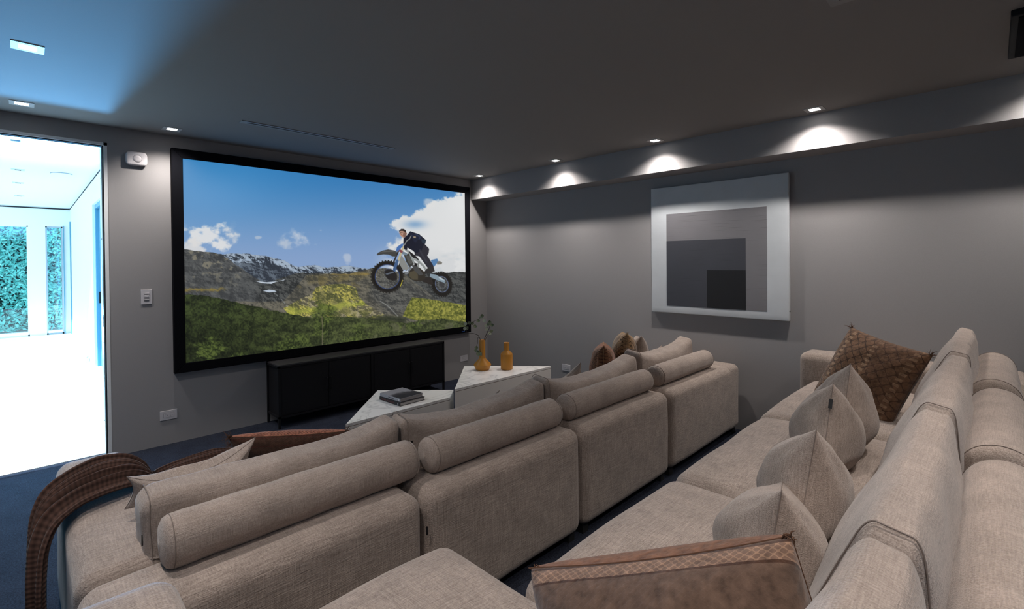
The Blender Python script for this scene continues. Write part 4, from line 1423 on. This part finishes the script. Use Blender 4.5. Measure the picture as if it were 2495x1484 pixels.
back_cushion(-0.01, 0.9, -4.772, .63, 0.455, .215, .20, 'second nearest back cushion of the rear sofa', GC2, 6, .01, .30, .0)
back_cushion(0.915, 1.93, -4.772, .63, 0.46, .215, .20, 'third nearest back cushion of the rear sofa', GC2, 7, .01, .30, .0)
back_cushion(1.95, 3.08, -4.772, .63, 0.47, .215, .20, 'farthest back cushion of the rear sofa, by the wall', GC2, 8, .01, .30, .0)


# ------------------------------------------------------------------ throw pillows
def pillow(name, TL, TR, BL, T, mat, label, group=None, H_=None, pinch=.06, sag=0.0, seed=0, chop=0.0, fringe=None, tagp=None, n=30, seam=True, wr=.006, cat='pillow', expo=.42):
    TL, TR, BL = Vector(TL), Vector(TR), Vector(BL)
    ax = (TR - TL); W = ax.length; ax.normalize()
    dn = BL - TL
    ay = -(dn - ax * dn.dot(ax)); Hh = H_ or ay.length; ay.normalize()
    az = ax.cross(ay)
    c = TL + ax * W / 2 - ay * Hh / 2
    t = bpy.data.objects.new(name, None); COL.objects.link(t)
    t.empty_display_size = .05
    R_ = Matrix((ax, ay, az)).transposed().to_4x4()
    t.matrix_world = Matrix.Translation(c) @ R_
    tag(t, label, cat, group)

    def pt(u, v, side):
        x = u * W / 2 * (1 - pinch * (1 - v * v) ** 1.2)
        y = v * Hh / 2 * (1 - pinch * (1 - u * u) ** 1.2)
        k = max(0, (1 - u * u) * (1 - v * v))
        z = side * T / 2 * k ** expo
        top = (v + 1) / 2
        y -= sag * top ** 2 * (1 - abs(u) ** 2.0)
        y -= chop * top ** 3 * max(0, 1 - (u / .5) ** 2)
        e = k ** .5
        z += side * e * wr * 2.0 * mnoise.noise(Vector((x * 9 + seed, y * 9, side * 3 + seed)))
        # radiating corner creases
        for cu in (-1, 1):
            for cv in (-1, 1):
                du, dv = (u - cu), (v - cv)
                rr = math.hypot(du, dv)
                if rr < 1.0:
                    an = math.atan2(dv, du)
                    z += side * wr * .9 * math.sin(an * 10 + seed) * rr * (1 - rr) * 2 * min(1, k * 6)
        return Vector((x, y, z))

    us = [math.sin((i / n * 2 - 1) * PI / 2) for i in range(n + 1)]
    V = []; Fc = []; id_ = {}
    for side in (1, -1):
        for i, u in enumerate(us):
            for j, v in enumerate(us):
                bd_ = i in (0, n) or j in (0, n)
                if bd_ and side == -1:
                    id_[(side, i, j)] = id_[(1, i, j)]
                else:
                    id_[(side, i, j)] = len(V); V.append(pt(u, v, side))
    for side in (1, -1):
        for i in range(n):
            for j in range(n):
                q = [id_[(side, i, j)], id_[(side, i + 1, j)], id_[(side, i + 1, j + 1)], id_[(side, i, j + 1)]]
                if side == -1:
                    q.reverse()
                Fc.append(tuple(q))
    link_mesh('body', V, Fc, mat, t)
    if seam:
        path = [V[id_[(1, i, 0)]] for i in range(n)] + [V[id_[(1, n, j)]] for j in range(n)] + [V[id_[(1, i, n)]] for i in range(n, 0, -1)] + [V[id_[(1, 0, j)]] for j in range(n, 0, -1)]
        MB().tube(path, .0015, 5, closed=True).build('seam', M['seam'] if seam is True else seam, t, True)
    if fringe:
        fm, where, ln = fringe
        rnd = random.Random(seed)
        for (cu, cv) in where:
            mb = MB()
            for k in range(16):
                p = Vector((cu * W / 2 * rnd.uniform(.93, 1.0), cv * Hh / 2 * rnd.uniform(.93, 1.0), rnd.uniform(-.004, .004)))
                d = Vector((cu * rnd.uniform(.0, .9), cv * .5 + rnd.uniform(-.6, .3), rnd.uniform(-.7, .7))).normalized() * ln * rnd.uniform(.5, 1)
                mb.tube([p, p + d * .5 + Vector((0, .004, 0)), p + d], .0016, 4, taper=.4)
            mb.build('fringe', fm, t, True)
    if tagp:
        o = MB().box(-.0065, .0065, -.018, .018, -.001, .001).build('care_tag', M['tag'], t)
        o.location = tagp[:3]
        o.rotation_euler = tagp[3]
    return t


# rear sofa: linen pillows seen edge-on, leaning on the back cushions
GP = 'linen throw pillows on the rear sofa'
pillow('throw_pillow', (1.94, -4.405, .925), (1.52, -4.495, 1.065), (1.85, -4.385, .60), .25, M['linen3'], 'linen pillow pressed behind the tagged pillow, before the brown kilim one', GP, .40, seed=3, expo=.60, wr=.010, pinch=.10)
pillow('throw_pillow', (1.71, -4.38, .875), (1.29, -4.478, 1.02), (1.62, -4.36, .56), .27, M['linen3'], 'linen pillow with a small black tag, middle of the rear sofa', GP, .37, seed=5, expo=.60, wr=.010, pinch=.10,
       tagp=(.225, .105, 0.0, (0, PI / 2, 0)))
pillow('throw_pillow', (1.08, -4.45, .87), (.66, -4.562, 1.018), (1.0, -4.42, .56), .27, M['linen3'], 'linen pillow with a tall pointed corner, between the tagged pillow and the burlap one', GP, .37, seed=7, expo=.60, wr=.010, pinch=.10)
pillow('throw_pillow', (.67, -4.47, .835), (.26, -4.583, .984), (.60, -4.44, .54), .27, M['linen3'], 'slumped linen pillow directly behind the burlap lumbar pillow', GP, .33, seed=9, expo=.60, wr=.010, pinch=.10)
# burlap lumbar, nearest the viewer
pillow('lumbar_pillow', (-.275, -4.30, .925), (-.145, -4.71, 1.095), (-.285, -4.31, .665), .28, M['lumbar'],
       'big brown burlap lumbar pillow with a lace strip, nearest the viewer', None, .36, pinch=.05, seed=13, expo=.36, seam=M['fringe'], fringe=(M['fringe'], [(1, 1), (-1, 1)], .016))
# kilim at the far end
pillow('kilim_pillow', (2.66, -4.30, 1.085), (2.42, -4.70, 1.00), (2.50, -4.14, .655), .20, M['kilim_big'],
       'large brown kilim pillow with stitched motifs leaning by the far arm', None, .47, pinch=.05, seed=17, seam=M['fringe'], fringe=(M['fringe'], [(-1, 1), (1, 1)], .045))
# front sofa, left end
pillow('lumbar_pillow', (-.27, -2.30, .675), (.19, -2.62, .665), (-.19, -2.18, .47), .16, M['lumbar2'],
       'rust brown kilim lumbar pillow with a diamond strip on the front sofa', None, .27, pinch=.03, seed=21, sag=.01, seam=M['fringe'], fringe=(M['fringe'], [(-1, 1), (-1, .6), (-1, .2), (1, 1)], .05))
pillow('throw_pillow', (-.715, -2.82, .785), (-.295, -2.78, .80), (-.60, -2.68, .50), .12, M['linen2'],
       'linen pillow with a sagging top edge at the left end of the front sofa', None, .145, pinch=.10, sag=.085, seed=23)
pillow('throw_pillow', (.56, -2.84, .712), (1.03, -2.84, .745), (.58, -2.72, .47), .10, M['linen3'],
       'pillow hidden behind the second front cushion, only its corners showing', None, .32, pinch=.10, sag=.09, seed=25)
pillow('throw_pillow', (1.60, -2.72, .64), (1.885, -2.80, .775), (1.70, -2.66, .47), .11, M['linen3'],
       'linen pillow tip poking up left of the fringed brown pillows', None, .30, pinch=.12, sag=.03, seed=27)
pillow('kilim_pillow', (2.62, -2.50, .80), (2.30, -2.72, .825), (2.62, -2.48, .47), .22, M['kilim_rust'],
       'left brown fringed kilim pillow on the front sofa', None, .36, pinch=.05, seed=29, seam=M['fringe_gold'], fringe=(M['fringe'], [(1, 1), (1, .6), (1, .2)], .03))
pillow('kilim_pillow', (2.96, -2.48, .85), (2.68, -2.70, .885), (2.96, -2.46, .50), .22, M['kilim_gold'],
       'black and gold kilim pillow with ragged fringe on the front sofa', None, .40, pinch=.05, seed=31, seam=M['fringe_gold'], fringe=(M['fringe_gold'], [(1, 1), (1, .7), (1, .3), (1, 0)], .035))
pillow('throw_pillow', (3.14, -2.52, .80), (2.865, -2.73, .845), (3.14, -2.50, .47), .18, M['linen3'],
       'linen pillow with its corner up behind the black and gold kilim', None, .36, pinch=.1, seed=33)
pillow('throw_pillow', (3.17, -2.74, .62), (3.09, -2.80, .745), (3.18, -2.70, .47), .10, M['linen3'],
       'linen pillow of which only a small tip shows above the rightmost cushion', None, .26, pinch=.1, seed=35)


# ------------------------------------------------------------------ brown knitted throw over the left arm
def throw():
    NU, NV = 190, 110
    # centre path: (x, z, y_near, y_far)
    path = [(-.905, .03, -2.80, -2.50), (-.910, .15, -2.80, -2.47), (-.912, .30, -2.79, -2.44), (-.912, .45, -2.77, -2.38), (-.905, .56, -2.72, -2.33), (-.880, .618, -2.67, -2.28),
            (-.82, .632, -2.60, -2.20), (-.74, .636, -2.57, -2.12), (-.66, .628, -2.54, -2.13), (-.615, .585, -2.52, -2.13), (-.590, .52, -2.50, -2.13), (-.54, .485, -2.46, -2.06), (-.45, .495, -2.42, -2.01),
            (-.36, .505, -2.40, -2.00), (-.27, .515, -2.40, -2.02), (-.18, .505, -2.42, -2.06), (-.08, .475, -2.46, -2.14)]
    ds = [0]
    for a, b in zip(path[:-1], path[1:]):
        ds.append(ds[-1] + math.hypot(b[0] - a[0], b[1] - a[1]))
    tot = ds[-1]
    P = np.array(path); D = np.array(ds)
    s = np.linspace(0, tot, NU + 1)
    cx = np.interp(s, D, P[:, 0]); cz = np.interp(s, D, P[:, 1]); y0 = np.interp(s, D, P[:, 2]); y1 = np.interp(s, D, P[:, 3])
    ker = np.ones(7) / 7
    for arr in (cx, cz, y0, y1):
        arr[3:-3] = np.convolve(arr, ker, 'valid')
    V = []; UV = []
    for i in range(NU + 1):
        tx = cx[min(i + 1, NU)] - cx[max(i - 1, 0)]; tz = cz[min(i + 1, NU)] - cz[max(i - 1, 0)]
        m_ = math.hypot(tx, tz) or 1
        nx, nz = -tz / m_, tx / m_
        for j in range(NV + 1):
            v = j / NV
            ph = v * 2 * PI * 4.6 + 1.3 * math.sin(s[i] * 3.1) + .8 * mnoise.noise(Vector((s[i] * 2.5, v * 3, 1)))
            fold = (.5 + .5 * math.sin(ph)) ** 1.1 * .042 + (.5 + .5 * math.sin(ph * 2.3 + 2)) * .007
            edge = min(1, min(v, 1 - v) * 9)
            off = .003 + fold * (.35 + .65 * edge) + .006 * mnoise.noise(Vector((s[i] * 5, v * 6, 3)))
            yy = y0[i] + (y1[i] - y0[i]) * v + .010 * math.sin(ph + 1.5) + .012 * mnoise.noise(Vector((s[i] * 3, v * 2, 7)))
            V.append(Vector((cx[i] + nx * off, yy, max(.006, cz[i] + nz * off))))
            UV.append((s[i], v * .46))
    Fc = []
    for i in range(NU):
        for j in range(NV):
            a = i * (NV + 1) + j
            Fc.append((a, a + NV + 1, a + NV + 2, a + 1))
    o = link_mesh('throw_blanket', V, Fc, M['throw'], None, True, UV)
    md = o.modifiers.new('thick', 'SOLIDIFY'); md.thickness = .006; md.offset = 0
    tag(o, 'brown waffle knit throw draped over the left arm of the front sofa', 'blanket')
    return o


throw()
